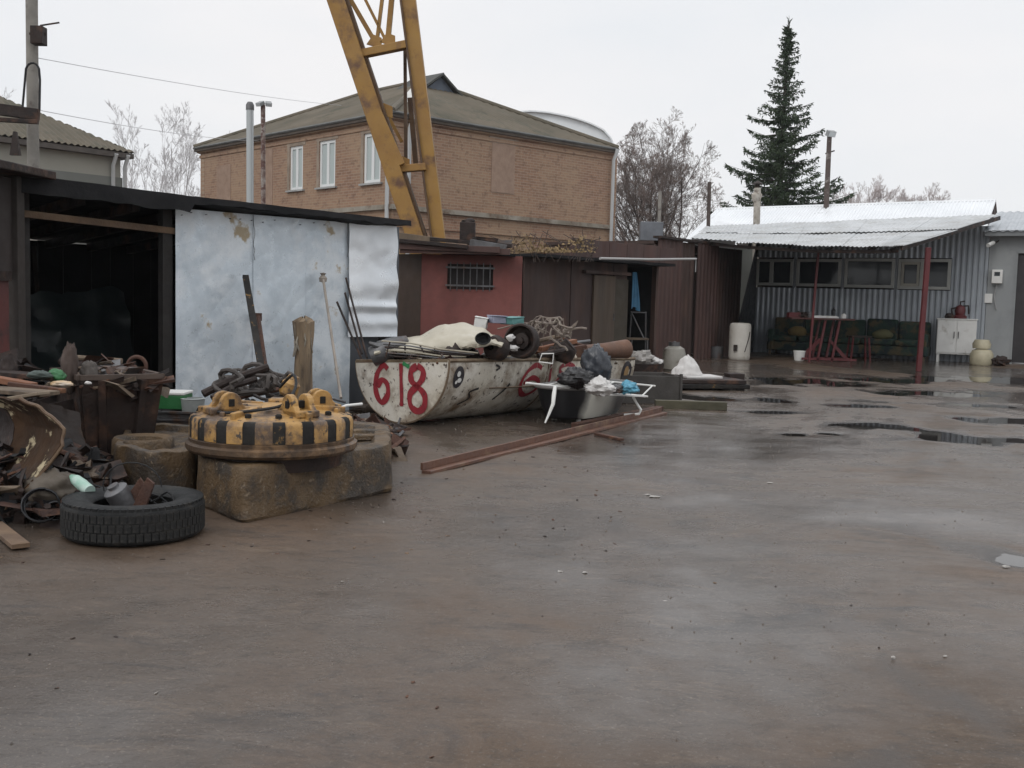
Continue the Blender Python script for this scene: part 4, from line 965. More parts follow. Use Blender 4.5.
    q=MB(); q.box(s0+.3,s1-.3,-dn+.2,dn-.2,0,zr-hz-.05,Wr.M); q.build('walls',GREYC,Tb)
    q=MB(); q.tube([rf,rg_],.06,6); q.build('ridge_cap',ROOFW,Tb)
    # small white slope at left end
    a=P(692,237,36); b=P(724,208,38); c=P(738,232,36)
    q=MB(); q.add([a,b,c,a+V((0,.6,-.6)),b+V((0,2.,-.8)),c+V((0,.6,-.6))],[(0,1,2),(3,5,4),(0,3,4,1),(1,4,5,2),(2,5,3,0)]); q.build('roof_slope',ROOFW,Tb)
    return W
WR=right_shed()

# ---- things under the canopy
def gz(x,y): p=G(x,y); return p, p.y/K
def table():
    c,Z=gz(822,361); zt=P(822,318,Z).z; T=thing('table','red legged table loaded with odds and ends under the canopy','table',c)
    w_=S(34,Z); q=MB(); q.box(c.x-w_*1.05,c.x+w_*.8,c.y-.3,c.y+.35,zt-.04,zt); q.build('tabletop',mat('dark_red_top',(.10,.035,.03),None,3,.5),T,bevel=.008)
    for dx in (-.06,.28):
        for dy in (-.22,.25):
            q=MB(); q.beam(V((c.x+dx-.12,c.y+dy,0.0)),V((c.x+dx+.03,c.y+dy,zt-.04)),.05,.05,up=V((0,1,0))); q.build('leg',REDP,T)
    for dy in (-.22,.25):
        q=MB(); q.beam(V((c.x-.55,c.y+dy,.06)),V((c.x+.75,c.y+dy,.05)),.05,.05); q.build('foot_rail',REDP,T)
    q=MB(); q.prism([(-.55,.08),(-.1,.55),(-.0,.55),(-.40,.08)],-.03,.03,TR(c)); q.prism([(.62,.08),(.2,.5),(.12,.5),(.5,.08)],-.03,.03,TR(c)); q.build('brace',REDP,T)
    # items on top
    its=[('red_box',-.75,.14,.10,REDP,'red box at the left end of the table under the canopy','box'),('paint_tin',-.35,.10,.14,STEEL,'grey tin on the loaded table under the canopy','tin'),('white_tray',.0,.30,.04,WHITEP,'white tray on the table under the canopy','tray'),('dark_bottle',.2,.05,.26,NAVY,'dark bottle on the table under the canopy','bottle'),('dark_bundle',-.55,.18,.12,DRUST,'dark bundle beside the red box on the canopy table','bundle'),('small_jar',.45,.06,.12,WHITEP,'small pale jar at the right end of the canopy table','jar')]
    for nm,dx,w2,h,mm,lb,ct in its:
        q=MB(); p=V((c.x+dx,c.y-.05,zt+.002))
        if nm in('paint_tin','dark_bottle','small_jar'): q.lathe([(w2,0),(w2,h*.75),(w2*.5,h*.85),(w2*.45,h)],14,TR(p))
        elif nm=='dark_bundle': q.blob(p+V((0,0,h*.5)),(w2,w2*.7,h*.6),12,8,.3,2,3)
        else:
            q.box(p.x-w2,p.x+w2,p.y-.12,p.y+.12,p.z,p.z+h); q.box(p.x-w2*.9,p.x+w2*.9,p.y-.1,p.y+.1,p.z+h,p.z+h+.015)
        tag(q.build(nm,mm,bevel=.004),lb,ct)
table()
def stool():
    c,Z=gz(858,361); T=thing('stool','small dark red stool standing right of the canopy table','stool',c); h=.62
    q=MB(); q.box(c.x-.25,c.x+.25,c.y-.2,c.y+.2,h-.04,h); q.build('seat',DRUST,T,bevel=.008)
    for sx in(-1,1):
        for sy in(-1,1): q=MB(); q.beam(c+V((sx*.24,sy*.18,0)),c+V((sx*.19,sy*.14,h-.04)),.035,.035); q.build('leg',REDP,T)
stool()
def sofa():
    A=WR.pt(WR.px(775,340)[0],-.85,0); B=WR.pt(WR.px(932,340)[0],-.85,0); W=Wall(A,B); L_=W.L
    T=thing('sofa','long dark green patchwork sofa against the corrugated wall','sofa',A+(B-A)/2)
    PM=mat('green_patchwork',(.014,.034,.026),(.02,.045,.032),2,.9,0,.2,30,(.085,.065,.034),2.4,.54,.04,c4_=(.010,.022,.024),s4=3.1,t4=.55)
    q=MB(); q.box(0,L_,.0,.75,.12,.36,W.M); q.build('base',PM,T,bevel=.03)
    n=5
    for i in range(n):
        a=L_*i/n; q=MB(); q.box(a+.02,a+L_/n-.02,-.03,.6,.37,.52,W.M); q.build('seat_cushion',PM,T,bevel=.05)
        q=MB(); q.box(a+.02,a+L_/n-.02,.62,.80,.45,.98+.04*(i%2),W.M,j=.02); q.build('back_cushion',PM,T,bevel=.05)
    for a in (.02,L_-.18): q=MB(); q.box(a,a+.16,-.04,.8,.12,.68,W.M); q.build('armrest',PM,T,bevel=.04)
    for a,y_ in ((.05,.05),(.05,.7),(L_-.1,.05),(L_-.1,.7)): q=MB(); q.box(a,a+.05,y_,y_+.05,0,.12,W.M); q.build('leg',WOOD,T)
    for k,(u,mm,lb) in enumerate(((.18,mat('ochre_cushion',(.16,.11,.035),None,4,.9),'ochre cushion lying at the left of the green sofa'),(.72,mat('olive_cushion',(.10,.095,.04),None,4,.9),'olive cushion lying at the right of the green sofa'))):
        q=MB(); q.blob(W.pt(L_*u,.35,.62),(.26,.14,.15),16,10,.08,1.5,k); tag(q.build('cushion',mm,smooth=True),lb,'cushion')
sofa()
def cupboard():
    c,Z=gz(955,362); h=P(955,318.5,Z).z; T=thing('white_cupboard','white metal kitchen cupboard standing outside at the end of the shed','cupboard',c); wd=S(36,Z)/2; M=TR(c)@rot('Z',-25)
    d=.45
    q=MB(); q.box(-wd,wd,-d/2,d/2,.20,h-.03,M); q.build('carcass',WHITEP,T,bevel=.008)
    q=MB(); q.box(-wd-.02,wd+.02,-d/2-.02,d/2+.02,h-.028,h,M); q.build('worktop',WHITEP,T,bevel=.006)
    for a in (-1,1):
        q=MB(); q.box(min(0,a*wd)+.015,max(0,a*wd)-.015,-d/2-.02,-d/2-.002,.24,h-.06,M); do=q.build('door',WHITEP,T,bevel=.005)
        q=MB(); q.box(a*.05-.01,a*.05+.01,-d/2-.045,-d/2-.022,h*.55,h*.7,M); q.build('handle',STEEL,do)
    for a in(-1,1):
        for b in(-1,1): q=MB(); q.box(a*(wd-.05)-.03,a*(wd-.05)+.03,b*(d/2-.05)-.03,b*(d/2-.05)+.03,0,.199,M); q.build('leg',WHITEP,T)
    # on top: samovar-like red machine
    t=c+V((0.05,0,h)); T2=thing('grinder','dark red hand grinder standing on the white cupboard','grinder',t)
    q=MB(); q.lathe([(.16,0),(.17,.06),(.11,.10),(.13,.20),(.10,.30),(.03,.34)],16,TR(t)); q.build('body',REDP,T2,smooth=True)
    q=MB(); q.tube([t+V((-.2,0,.1)),t+V((-.22,0,.24)),t+V((0,0,.30)),t+V((.2,0,.33)),t+V((.22,0,.12))],.022,8); q.tube([t+V((0,0,.3)),t+V((0,0,.42)),t+V((.1,0,.44))],.02,8); q.build('crank',DRUST,T2,smooth=True)
    q=MB(); q.lathe([(.10,0),(.12,.05),(.08,.12),(.02,.14)],12,TR(t+V((-.28,-.05,0)))); tag(q.build('pot',DRUST,smooth=True),'small dark pot beside the grinder on the white cupboard','pot')
cupboard()
# cream jug, black bench, gas bits at right edge
c,Z=gz(981,365); q=MB(); s_=S(11,Z); q.lathe([(s_*.9,0),(s_,.05),(s_,s_*1.0),(s_*.8,s_*1.35),(s_*.35,s_*1.5),(s_*.35,s_*1.75)],20,TR(c)); q.lathe([(s_*.75,s_*1.5),(s_*.8,s_*1.9),(s_*.6,s_*2.3)],16,TR(c+V((0,.03,0)))); tag(q.build('cream_churn',mat('cream_enamel',(.48,.43,.30),None,3,.5),smooth=True),'squat cream churn standing right of the white cupboard','churn')
def bench():
    c,Z=gz(1010,362); T=thing('low_bench','low dark bench at the right edge beside the cream churn','bench',c); h=S(22,Z)
    q=MB(); q.box(c.x-.65,c.x+.9,c.y-.2,c.y+.2,h-.05,h); q.build('seat',DRUST,T)
    for dx in(-.55,.8):
        for dy in(-.15,.15): q=MB(); q.beam(c+V((dx,dy,0)),c+V((dx,dy,h-.05)),.05,.05); q.build('leg',DRUST,T)
    t=c+V((-.35,0,h)); q=MB(); q.blob(t+V((0,0,.07)),(.2,.12,.1),12,8,.3,2,5); tag(q.build('glove_pile',mat('grey_cloth',(.2,.2,.19),None,4,.9)),'crumpled grey cloth on the low dark bench','cloth')
    t=c+V((.15,0,h)); q=MB(); q.lathe([(.07,0),(.09,.15),(.095,.15)],12,TR(t)); tag(q.build('pale_tin',WHITEP),'pale tin on the low dark bench','tin')
    c2,_=gz(1000,366); q=MB(); q.blob(c2+V((0,0,.10)),(.22,.14,.13),12,8,.3,2,8,flat=-.1); tag(q.build('motor_scrap',DRUST),'dark lump of machine scrap below the low bench','scrap')
    c2,_=gz(1007,359); q=MB(); q.box(c2.x-.18,c2.x+.18,c2.y-.1,c2.y+.1,0,.25); tag(q.build('small_box',WHITEP,bevel=.01),'small white box on the ground under the low bench','box')
bench()
# bucket, barrel, cylinder
def lathe_thing(name,label,cat,x,y,prof,m,n=24,rx=1,extra=None):
    c,Z=gz(x,y); q=MB(); k=S(1,Z); q.lathe([(r*k,z*k) for r,z in prof],n,TR(c)); o=tag(q.build(name,m,smooth=True),label,cat); return o,c,k
lathe_thing('white_bucket','small white bucket on the ground beside the red table','bucket',799,360.5,[(4.8,0),(5.8,9),(6.2,9),(6.0,9.8),(5.4,9.8),(4.5,1)],WHITEP)
c,Z=gz(739,359.5); k=S(1,Z); T=thing('white_barrel','upright white boiler barrel with small dark valve near the brown container','barrel',c)
q=MB(); q.lathe([(9.6*k,0),(10.4*k,1*k),(10.6*k,4*k),(10.6*k,33*k),(10*k,35.5*k),(8*k,36.5*k),(0,36.8*k)],28,TR(c)); q.build('shell',mat('chalky_white',(.56,.53,.48),(.46,.43,.38),3,.6,0,.1,20,(.28,.22,.16),3,.66),T,smooth=True)
q=MB(); q.box(c.x-8*k,c.x-4.5*k,c.y-11*k,c.y-9*k,9*k,15*k); q.build('valve',DRUST,T); q=MB(); q.tube([c+V((3*k,-10.2*k,8*k)),c+V((7*k,-8.5*k,22*k)),c+V((8*k,-7.5*k,28*k))],.5*k,5); q.build('cable',DRUST,T)
lathe_thing('tin_bucket','dull grey bucket left of the white barrel','bucket',716,358.5,[(5.5,0),(7,12),(7.4,12.3),(6.6,12),(5.2,1)],STEEL)
c,Z=gz(673.5,371.5); k=S(1,Z); T=thing('gas_cylinder','squat dirty white gas cylinder with collar by the shed doorway','gas cylinder',c)
q=MB(); q.lathe([(9*k,0),(9.5*k,1.5*k),(11.3*k,3*k),(11.5*k,18*k),(10*k,23*k),(6*k,25.5*k),(0,26.2*k)],28,TR(c)); q.build('tank',mat('dirty_white_enamel',(.30,.285,.25),(.20,.185,.155),4,.5,0,.2,20,(.10,.075,.055),4,.6),T,smooth=True)
q=MB(); q.lathe([(5.8*k,24*k),(6*k,29.5*k),(5.6*k,29.5*k),(5.3*k,24.5*k)],18,TR(c),a0=.5,a1=5.6); q.build('collar',STEEL,T,smooth=True); q=MB(); q.lathe([(1.6*k,26*k),(1.8*k,30*k),(0,30.5*k)],10,TR(c)); q.build('valve',STEEL,T,smooth=True)

# weighing platform + white sack
c=G(699,388); Z=c.y/K; T=thing('weighing_platform','low dark steel weighing platform lying on the yard','platform',c); M=TR(c)@rot('Z',12)
q=MB(); q.box(-.62,.58,-.45,.45,.10,.16,M); q.build('deck',DRUST,T,bevel=.008); q=MB(); q.box(-.65,.62,-.5,.5,.03,.095,M); q.build('frame',BLKP,T,bevel=.01)
for a in(-1,1):
    for b in(-1,1): q=MB(); q.box(a*.5-.05,a*.5+.05,b*.4-.05,b*.4+.05,0,.03,M); q.build('foot',BLKP,T)
q=MB(); q.box(.55,.80,.1,.35,.03,.22,M); q.build('lever_box',DRUST,T,bevel=.01)
m=MB(); cc=P(695,372,25.2); cc.z=.17
def fnb(u,v):
    a=2*math.pi*u; r=(1-v)**.55*(.215+.03*noise.noise(V((math.cos(a)*3,math.sin(a)*3,v*3)))); sx=1.12
    return V((c.x-.19+sx*r*math.cos(a),c.y+.05+.8*r*math.sin(a),.205+.27*v*(1+.18*noise.noise(V((math.cos(a)*1.5,math.sin(a)*1.5,v*3))))+.05*math.cos(3*a)*(1-v)*v+.03*abs(noise.noise(V((math.cos(a)*4,math.sin(a)*4,v*5))))*v))
m.surf(fnb,60,30); tag(m.build('white_sack',SACKW,smooth=True,ang=50),'white peaked sack sitting on the weighing platform','sack')
q=MB(); q.box(-.30,.28,-.25,.25,.162,.20,M); tag(q.build('shallow_tray',SACKW,bevel=.01),'pale tray under the peaked white sack','tray')

# long rusty beams on the ground
def ground_bar(name,label,p0,p1,w_,h,m,cat='beam',grp=None,z=0.,L_shape=False):
    a=G(*p0); b=G(*p1); q=MB(); d=(b-a).normalized(); n_=V((0,0,1)).cross(d)
    if L_shape:
        q.beam(a+V((0,0,.012)),b+V((0,0,.012)),w_,.024); q.beam(a+n_*(w_/2)+V((0,0,h/2+.024)),b+n_*(w_/2)+V((0,0,h/2+.024)),.02,h)
    else: q.beam(a+V((0,0,h/2+z)),b+V((0,0,h/2+z)),w_,h)
    return tag(q.build(name,m,bevel=.003),label,cat,grp)
ground_bar('angle_iron','long rusty angle iron lying across the yard in front of the bathtub',(426,474),(664,414),.08,.055,mat('wet_rusty_beam',(.16,.075,.045),(.10,.05,.035),5,.5,0,.3,30,(.22,.15,.09),4,.62),L_shape=True)
ground_bar('steel_strip','thin rusty strip lying behind the long angle iron',(596,435),(622,441),.05,.025,RUST)
ground_bar('mossy_beam','dark mossy timber on the ground below the weighing platform',(655,408),(726,410),.14,.10,mat('mossy_timber',(.085,.075,.045),(.06,.055,.035),4,.8,0,.3),z=0)
ground_bar('rust_channel','rusty channel section lying under the bathtub',(575,428),(660,410),.09,.05,RUST)

# grey bin behind bathtub
c=G(648,404); M=TR(c+V((-.15,.38,0)))@rot('Z',8)
q=MB()
hw,dd,hh=.52,.36,.36
for x0,x1,y0,y1 in((-hw,hw,-dd,-dd+.02),(-hw,hw,dd-.02,dd),(-hw,-hw+.02,-dd+.02,dd-.02),(hw-.02,hw,-dd+.02,dd-.02)): q.box(x0,x1,y0,y1,0,hh,M)
q.box(-hw+.02,hw-.02,-dd+.02,dd-.02,.0,.03,M); q.box(hw-.0,hw+.03,-dd-.02,-dd+.03,0,hh+.03,M)
tag(q.build('metal_trough',mat('muddy_steel',(.075,.068,.062),(.05,.045,.04),4,.6,.2,.2),bevel=.004),'low muddy steel trough behind the bathtub and the half tank','trough')
for x,y,r,mm,lb,ct in ((643,367,.15,mat('dirty_sack',(.40,.38,.36),(.26,.24,.22),6,.6,0,.3,25),'pale plastic sack slumped left of the gas cylinder','sack'),(654,371,.10,SACKW,'small white rag beside the gas cylinder','rag')):
    c=G(x,y); c=P(x,y-9,22 if r>.12 else 22.3); q=MB(); q.blob(c,(r*1.3,r,r*.9),18,12,.28,2.3,x); tag(q.build('sack' if r>.12 else 'rag',mm,smooth=True),lb,ct)
c=at(641,22.2); q=MB(); q.lathe([(.34,.0),(.38,.22),(.36,.22),(.30,.02)],24,TR(c)@Matrix.Diagonal((1.2,.8,1,1))); tag(q.build('basin',DRUST,smooth=True),'dark basin under the pale plastic sack','basin')
# stool frame & work table in doorway
def chairframe():
    c=at(640,23.5); T=thing('chair_frame','old grey chair frame standing in the brown shed doorway','chair',c)
    z1=P(640,338,23.5).z; z2=P(640,318,23.5).z; w_=S(9,23.5)
    q=MB(); q.box(c.x-w_*1.6,c.x+w_,c.y-.2,c.y+.2,z1-.03,z1); q.build('seat',WOOD,T)
    for sx in(-1,1):
        q=MB(); q.tube([c+V((sx*w_,-.18,0)),c+V((sx*w_*.85,-.16,z1))],.015,6); q.build('leg',STEEL,T)
        q=MB(); q.tube([c+V((sx*w_,.2,0)),c+V((sx*w_*.8,.16,z2+.12))],.015,6); q.build('leg',STEEL,T)
    q=MB(); q.tube([c+V((-w_*.8,.16,z2+.1)),c+V((w_*.8,.16,z2+.1))],.015,6); q.tube([c+V((-w_*.8,.16,z2+.1)),c+V((w_*.5,-.1,z1))],.012,6); q.build('backrest',STEEL,T)
chairframe()

# ================================================================== HALF TANK "618"
def half_tank():
    a=P(356.8,361.2,13.1); b=P(448.5,360.6,12.3); c=P(636,358.6,16.2)
    u=(b-a); wd=u.length; u.normalize(); v=(c-b); ln_=v.length; v.normalize(); v=(v-u*v.dot(u)).normalized(); w_=u.cross(v).normalized()
    if w_.z>0: w_=-w_     # w_ points down
    r=wd/2; cen=a+u*r
    # depth so that the bottom just meets the ground
    dep=(cen.z-.02)/abs(w_.z); T=thing('half_tank','white half cylinder tank skip painted with red 618, full of scrap','skip',V((cen.x,cen.y,0)))
    def shell(ang,t,off=0.):  # ang 0..180 from left rim to right rim
        A=R(ang); e=V(-u*math.cos(A)*(r+off)+w_*math.sin(A)*(dep+off)); return cen+v*t+e
    ye=[(-.012,.0)]
    # side shell
    m=MB(); m.surf(lambda p,q:shell(180*p,ln_*q,max(0,.0)+.004*noise.noise(V((p*9,q*11,0)))),40,30,-.02); m.build('shell',TANKW,T,smooth=True)
    # end plates
    for t,nm in ((0,'end_plate'),(ln_,'end_plate')):
        m=MB(); n=36; s_=-1 if t==0 else 1
        ring=[shell(180*i/n,t+s_*.012,.004) for i in range(n+1)]; ring2=[p+v*s_*-.03 for p in ring]
        N=n+1; m.add(ring+ring2,[tuple(range(N)),tuple(range(2*N-1,N-1,-1))]+[(i,i+N,(i+1)%N+N,(i+1)%N) for i in range(N)]); m.build(nm,TANKW,T)
    # rim angle
    m=MB(); h=V((0,0,.0)); m.tube([shell(0,0),shell(0,ln_)],.022,6); m.tube([shell(180,0),shell(180,ln_)],.022,6); m.beam(cen-u*r,cen+u*r,.03,.03); m.build('rim',mat('rim_rust',(.22,.17,.11),(.12,.075,.045),6,.7,0,.2),T)
    m=MB(); m.tube([shell(180*i/24,.0,.012) for i in range(25)],.010,6); m.tube([shell(180*i/24,ln_*.47,.004) for i in range(25)],.008,5); m.build('weld_seam',mat('weld',(.20,.14,.09),None,6,.7),T,smooth=True)
    m=MB(); t0,t1=ln_*.2,ln_*.62; m.tube([shell(152,t0+(t1-t0)*i/8,.006) for i in range(9)],.008,5); m.build('side_seam',mat('weld',(1,1,1)),T)
    # wooden chocks keeping it level
    for t in (.5,ln_*.8):
        for A_ in (60,):
            p=shell(A_,t); m=MB(); m.box(p.x-.12,p.x+.12,p.y-.02,p.y+.18,0,max(.03,p.z-.0)); m.build('chock',DRUST,T)
    # brushed digits. stroke(points in plate coords) mapped by fn
    def stroke(m,pts,wds,fn,N=None):
        P2=[]; n=len(pts)
        # catmull
        for i in range(n-1):
            p0=V(pts[max(0,i-1)]+(0,)); p1=V(pts[i]+(0,)); p2=V(pts[i+1]+(0,)); p3=V(pts[min(n-1,i+2)]+(0,))
            for k in range(7):
                t=k/7; P2.append((.5*((2*p1)+(-p0+p2)*t+(2*p0-5*p1+4*p2-p3)*t*t+(-p0+3*p1-3*p2+p3)*t**3),wds*(1+.22*noise.noise(V((i+t,pts[0][0]*9,3)))*2)))
        P2.append((V(pts[-1]+(0,)),wds*.7)); vs=[]
        for i,(p,w2) in enumerate(P2):
            d=(P2[min(i+1,len(P2)-1)][0]-P2[max(0,i-1)][0]); d=d.normalized() if d.length>1e-6 else V((1,0,0)); nn=V((-d.y,d.x,0))
            vs+= [fn(*(p+nn*w2)[:2]),fn(*(p-nn*w2)[:2])]
        m.add(vs,[(2*i,2*i+1,2*i+3,2*i+2) for i in range(len(P2)-1)])
    six=[(.85,.90),(.60,1.0),(.25,.78),(.12,.42),(.28,.10),(.55,.0),(.85,.22),(.80,.50),(.50,.60),(.22,.42)]
    one=[(.45,1.0),(.42,.6),(.5,.3),(.46,0)]
    eight=[(.5,1.0),(.2,.88),(.22,.66),(.5,.54),(.85,.34),(.82,.08),(.5,-.02),(.16,.10),(.14,.36),(.5,.55),(.76,.72),(.78,.90),(.5,1.0)]
    # end plate coordinates from the photo: (x across 0..1 of width, z down in metres)
    def pl(off):
        def f(x,z): return cen - v*(.0175+off) + u*((x-.5)*wd) - w_*z
        return f
    base=pl(.001)
    def dig(sh,x0,x1,z0,z1,wds,fn,name='painted_digit'):
        m=MB(); ff=lambda x,z:fn(x,z); pts=[(x0+(x1-x0)*a_,z0+(z1-z0)*b_) for a_,b_ in sh]
        stroke(m,[( (p[0])*wd , p[1]) for p in pts],wds,lambda X,Zz:ff(X/wd,Zz)); m.build(name,SIGNR,T)
    hz=dep
    dig(six,.20,.39,-hz*.68,-hz*.07,.030,base); dig(one,.485,.54,-hz*.74,-hz*.04,.026,base); dig(eight,.575,.79,-hz*.80,-hz*.08,.032,base)
    m=MB()
    for i in range(36):
        x=rnd.uniform(.18,.85); z=-rnd.uniform(.05,.8)*hz; s_=rnd.uniform(.004,.011); p=[(x+s_*math.cos(k*1.26)/wd*.8,z+s_*rnd.uniform(.8,1.8)*math.sin(k*1.26)) for k in range(5)]
        if abs(x-.5)*2>math.sqrt(max(0,1-(z/hz)**2))*.9: continue
        m.add([base(*q) for q in p],[tuple(range(5))])
    m.build('paint_spatter',mat('spatter',(.10,.03,.025),None,30,.6),T)['kind']='stuff'
    m=MB(); stroke(m,[(.53*wd,-.02),(.57*wd,-.045),(.60*wd,-.06)],.022,lambda X,Zz:pl(.003)(X/wd,Zz)); m.build('green_paint_mark',mat('green_mark',(.03,.25,.08),None,8,.6),T)
    # side: angle coordinate; 618 in red, black strokes, oval emblem
    def side(off):
        def f(t,z):   # t metres along, z metres measured down along the shell from the rim
            return shell(180-R(1)*0-z/dep*57.3,t,off)
        return f
    sf=side(.006)
    def sdig(sh,t0,t1,z0,z1,wds,mm=SIGNR,name='painted_digit',fn=sf):
        m=MB(); stroke(m,[(t0+(t1-t0)*a_,z1+(z0-z1)*b_) for a_,b_ in sh],wds,fn); m.build(name,mm,T)
    def tq(x):  # along-tank metres for an image column at the rim
        lo,hi=0,ln_
        for _ in range(30):
            mid=(lo+hi)/2; p=shell(170,mid); k=(CR.transposed()@(p-V((0,0,HC)))); X=512+F*k.x/(-k.z)
            if X<x: lo=mid
            else: hi=mid
        return lo
    sdig(six,tq(521),tq(545),.06,.42,.026); sdig(one,tq(547),tq(556),.06,.30,.018); sdig(eight,tq(556),tq(578),.05,.36,.024)
    blk=mat('black_brush_mark',(.03,.025,.022),None,12,.6)
    sdig([(1,1),(.4,.8),(.6,.4),(0,0)],tq(470),tq(483),.30,.50,.014,blk,'painted_mark'); sdig([(1,1),(.5,.5),(.0,.0)],tq(503),tq(513),.26,.46,.014,blk,'painted_mark')
    sdig([(.3,1),(.9,.6),(.4,.2)],tq(493),tq(500),.05,.12,.010,blk,'painted_mark')
    m=MB()
    tc,zc,rt,rz=tq(459.5),.17,.085,.115; N=22
    m.add([sf(tc+rt*math.cos(2*math.pi*k/N),zc+rz*math.sin(2*math.pi*k/N)) for k in range(N)],[tuple(range(N))]); m.build('oval_emblem',mat('emblem_dark',(.035,.03,.035),None,12,.6),T)
    sf2=side(.009); m=MB()
    for dt,dz,a_,b_ in((-.01,-.035,.03,.03),(.015,.03,.035,.025),(-.03,.05,.02,.02)): m.add([sf2(tc+dt+a_*math.cos(2*math.pi*k/10),zc+dz+b_*math.sin(2*math.pi*k/10)) for k in range(10)],[tuple(range(10))])
    m.build('emblem_figure',WHITEP,T)
    tc=tq(627); m=MB(); m.add([sf(tc+.13*math.cos(2*math.pi*k/N),.17+.14*math.sin(2*math.pi*k/N)) for k in range(N)],[tuple(range(N))]); m.build('oval_emblem',mat('emblem_dark',(1,1,1)),T)
    m=MB(); m.add([sf2(tc-.01+.06*math.cos(2*math.pi*k/10),.17+.08*math.sin(2*math.pi*k/10)) for k in range(10)],[tuple(range(10))]); m.build('emblem_figure',mat('ochre_mark',(.35,.22,.10),None,8,.6),T)
    # load floor: a bed of small scrap
    m=MB()
    for i in range(650):
        t=rnd.uniform(.05,ln_-.1); x=rnd.uniform(.04,.96); hgt=.05+.10*math.sin(math.pi*x)*rnd.random(); p=cen+v*t+u*((x-.5)*wd)+V((0,0,hgt-.10+rnd.uniform(-.05,.04)))
        L_=rnd.uniform(.05,.24); d=V((rnd.gauss(0,1),rnd.gauss(0,1),rnd.gauss(0,.35))).normalized()
        if rnd.random()<.5: m.tube([p-d*L_/2,p+d*L_/2],rnd.uniform(.006,.02),5,mi=rnd.randint(0,4))
        else: m.box(-L_/2,L_/2,-.05,.05,-.006,.006,TR(p)@Matrix.Rotation(rnd.uniform(0,6),4,V((rnd.gauss(0,1),rnd.gauss(0,1),rnd.gauss(0,1)))),mi=rnd.randint(0,4),j=.012)
    stuff(m.build('loose_scrap',[RUST,DRUST,STEEL,WOOD,CREAM],org=(cen.x,cen.y,cen.z)),'loose small scrap filling the white 618 half tank','scrap')
    return cen,u,v,w_,wd,ln_,dep
TK=half_tank()
cen,tu,tv,tw,twd,tln,tdep=TK
def TP(x,y,f=.5,inset=None):
    """point over the tank load: image bearing at the depth of the tank's line f across its width"""
    d=ray(x,y); A=cen+tu*((f-.5)*twd); n_=tu.copy(); n_.z=0; n_.normalize()
    t=(A-V((0,0,HC))).dot(n_)/d.dot(n_); return V((0,0,HC))+d*t
# crumpled cream car bonnet
ZL=13.3
def PT(x,y,Z): return P(x,y,Z)
m=MB()
top=[(378,348),(395,340),(420,334),(446,322.5),(465,323),(485,328),(500,337),(506,342)]
bot=[(374,352),(395,350),(425,350),(450,348),(468,345),(478,343),(490,342),(502,343)]
def cv(L_,u):
    t=u*(len(L_)-1); i=min(len(L_)-2,int(t)); f=t-i; return (L_[i][0]*(1-f)+L_[i+1][0]*f, L_[i][1]*(1-f)+L_[i+1][1]*f)
def fnc(u,v):
    a=cv(top,u); b_=cv(bot,u)
    if v<.45:
        s_=v/.45; x=a[0]*(1-s_)+b_[0]*s_; y=a[1]*(1-s_)+b_[1]*s_; Z=13.3-.55*math.sin(s_*math.pi/2); 
    else:
        s_=(v-.45)/.55; x=b_[0]*.0+b_[0]; y=b_[1]; x=cv(bot,u)[0]; y=cv(bot,u)[1]+1.5*s_; Z=12.75+.25*s_
    p=P(x,y,Z); p+=V((0,.03,.030))*fbm(V((u*6,v*4,3)),3)+V((0,-.02,.026))*abs(noise.noise(V((u*9+v*3,v*6,8))))-V((0,0,.02))
    if v<.04: p.y+=.0
    return p
m.surf(fnc,80,40,.012); tag(m.build('car_bonnet',mat('cream_car_paint',(.50,.455,.36),(.40,.36,.28),2,.4,0,.08,12,(.20,.14,.09),4,.66),smooth=True,ang=50),'crumpled cream car bonnet on top of the white half tank','car panel')
m=MB(); c=P(483,338.5,12.62); M=aim(c,V((.15,-1,.1))); m.lathe([(.085,-.05),(.092,.0),(.085,.02),(.07,.0),(.06,-.06),(0,-.07)],22,M@Matrix.Diagonal((.9,.7,1,1)),cap=False); tag(m.build('lamp_socket',BLACK,smooth=True),'black round lamp socket at the right end of the cream bonnet','car part')
# grille slats
T=thing('radiator_grille','bent pale slatted radiator grille under the cream bonnet','grille',P(420,352,12.6))
for i in range(6):
    m=MB(); m.tube([P(382+i*1.5,341+i*3.0,12.75-i*.02),P(410,343+i*2.9,12.62),P(440,349+i*2.3,12.6),P(478-i*4,353+i*1.2,12.7)],.009,6); m.build('slat',(CREAM,STEEL,DRUST)[i%3],T,smooth=True)
for i in range(5):
    m=MB(); x=390+i*15; m.tube([P(x,342+i*1.6,12.7),P(x+rnd.uniform(-6,8),358,12.66)],.008,5); m.build('slat',DRUST,T)
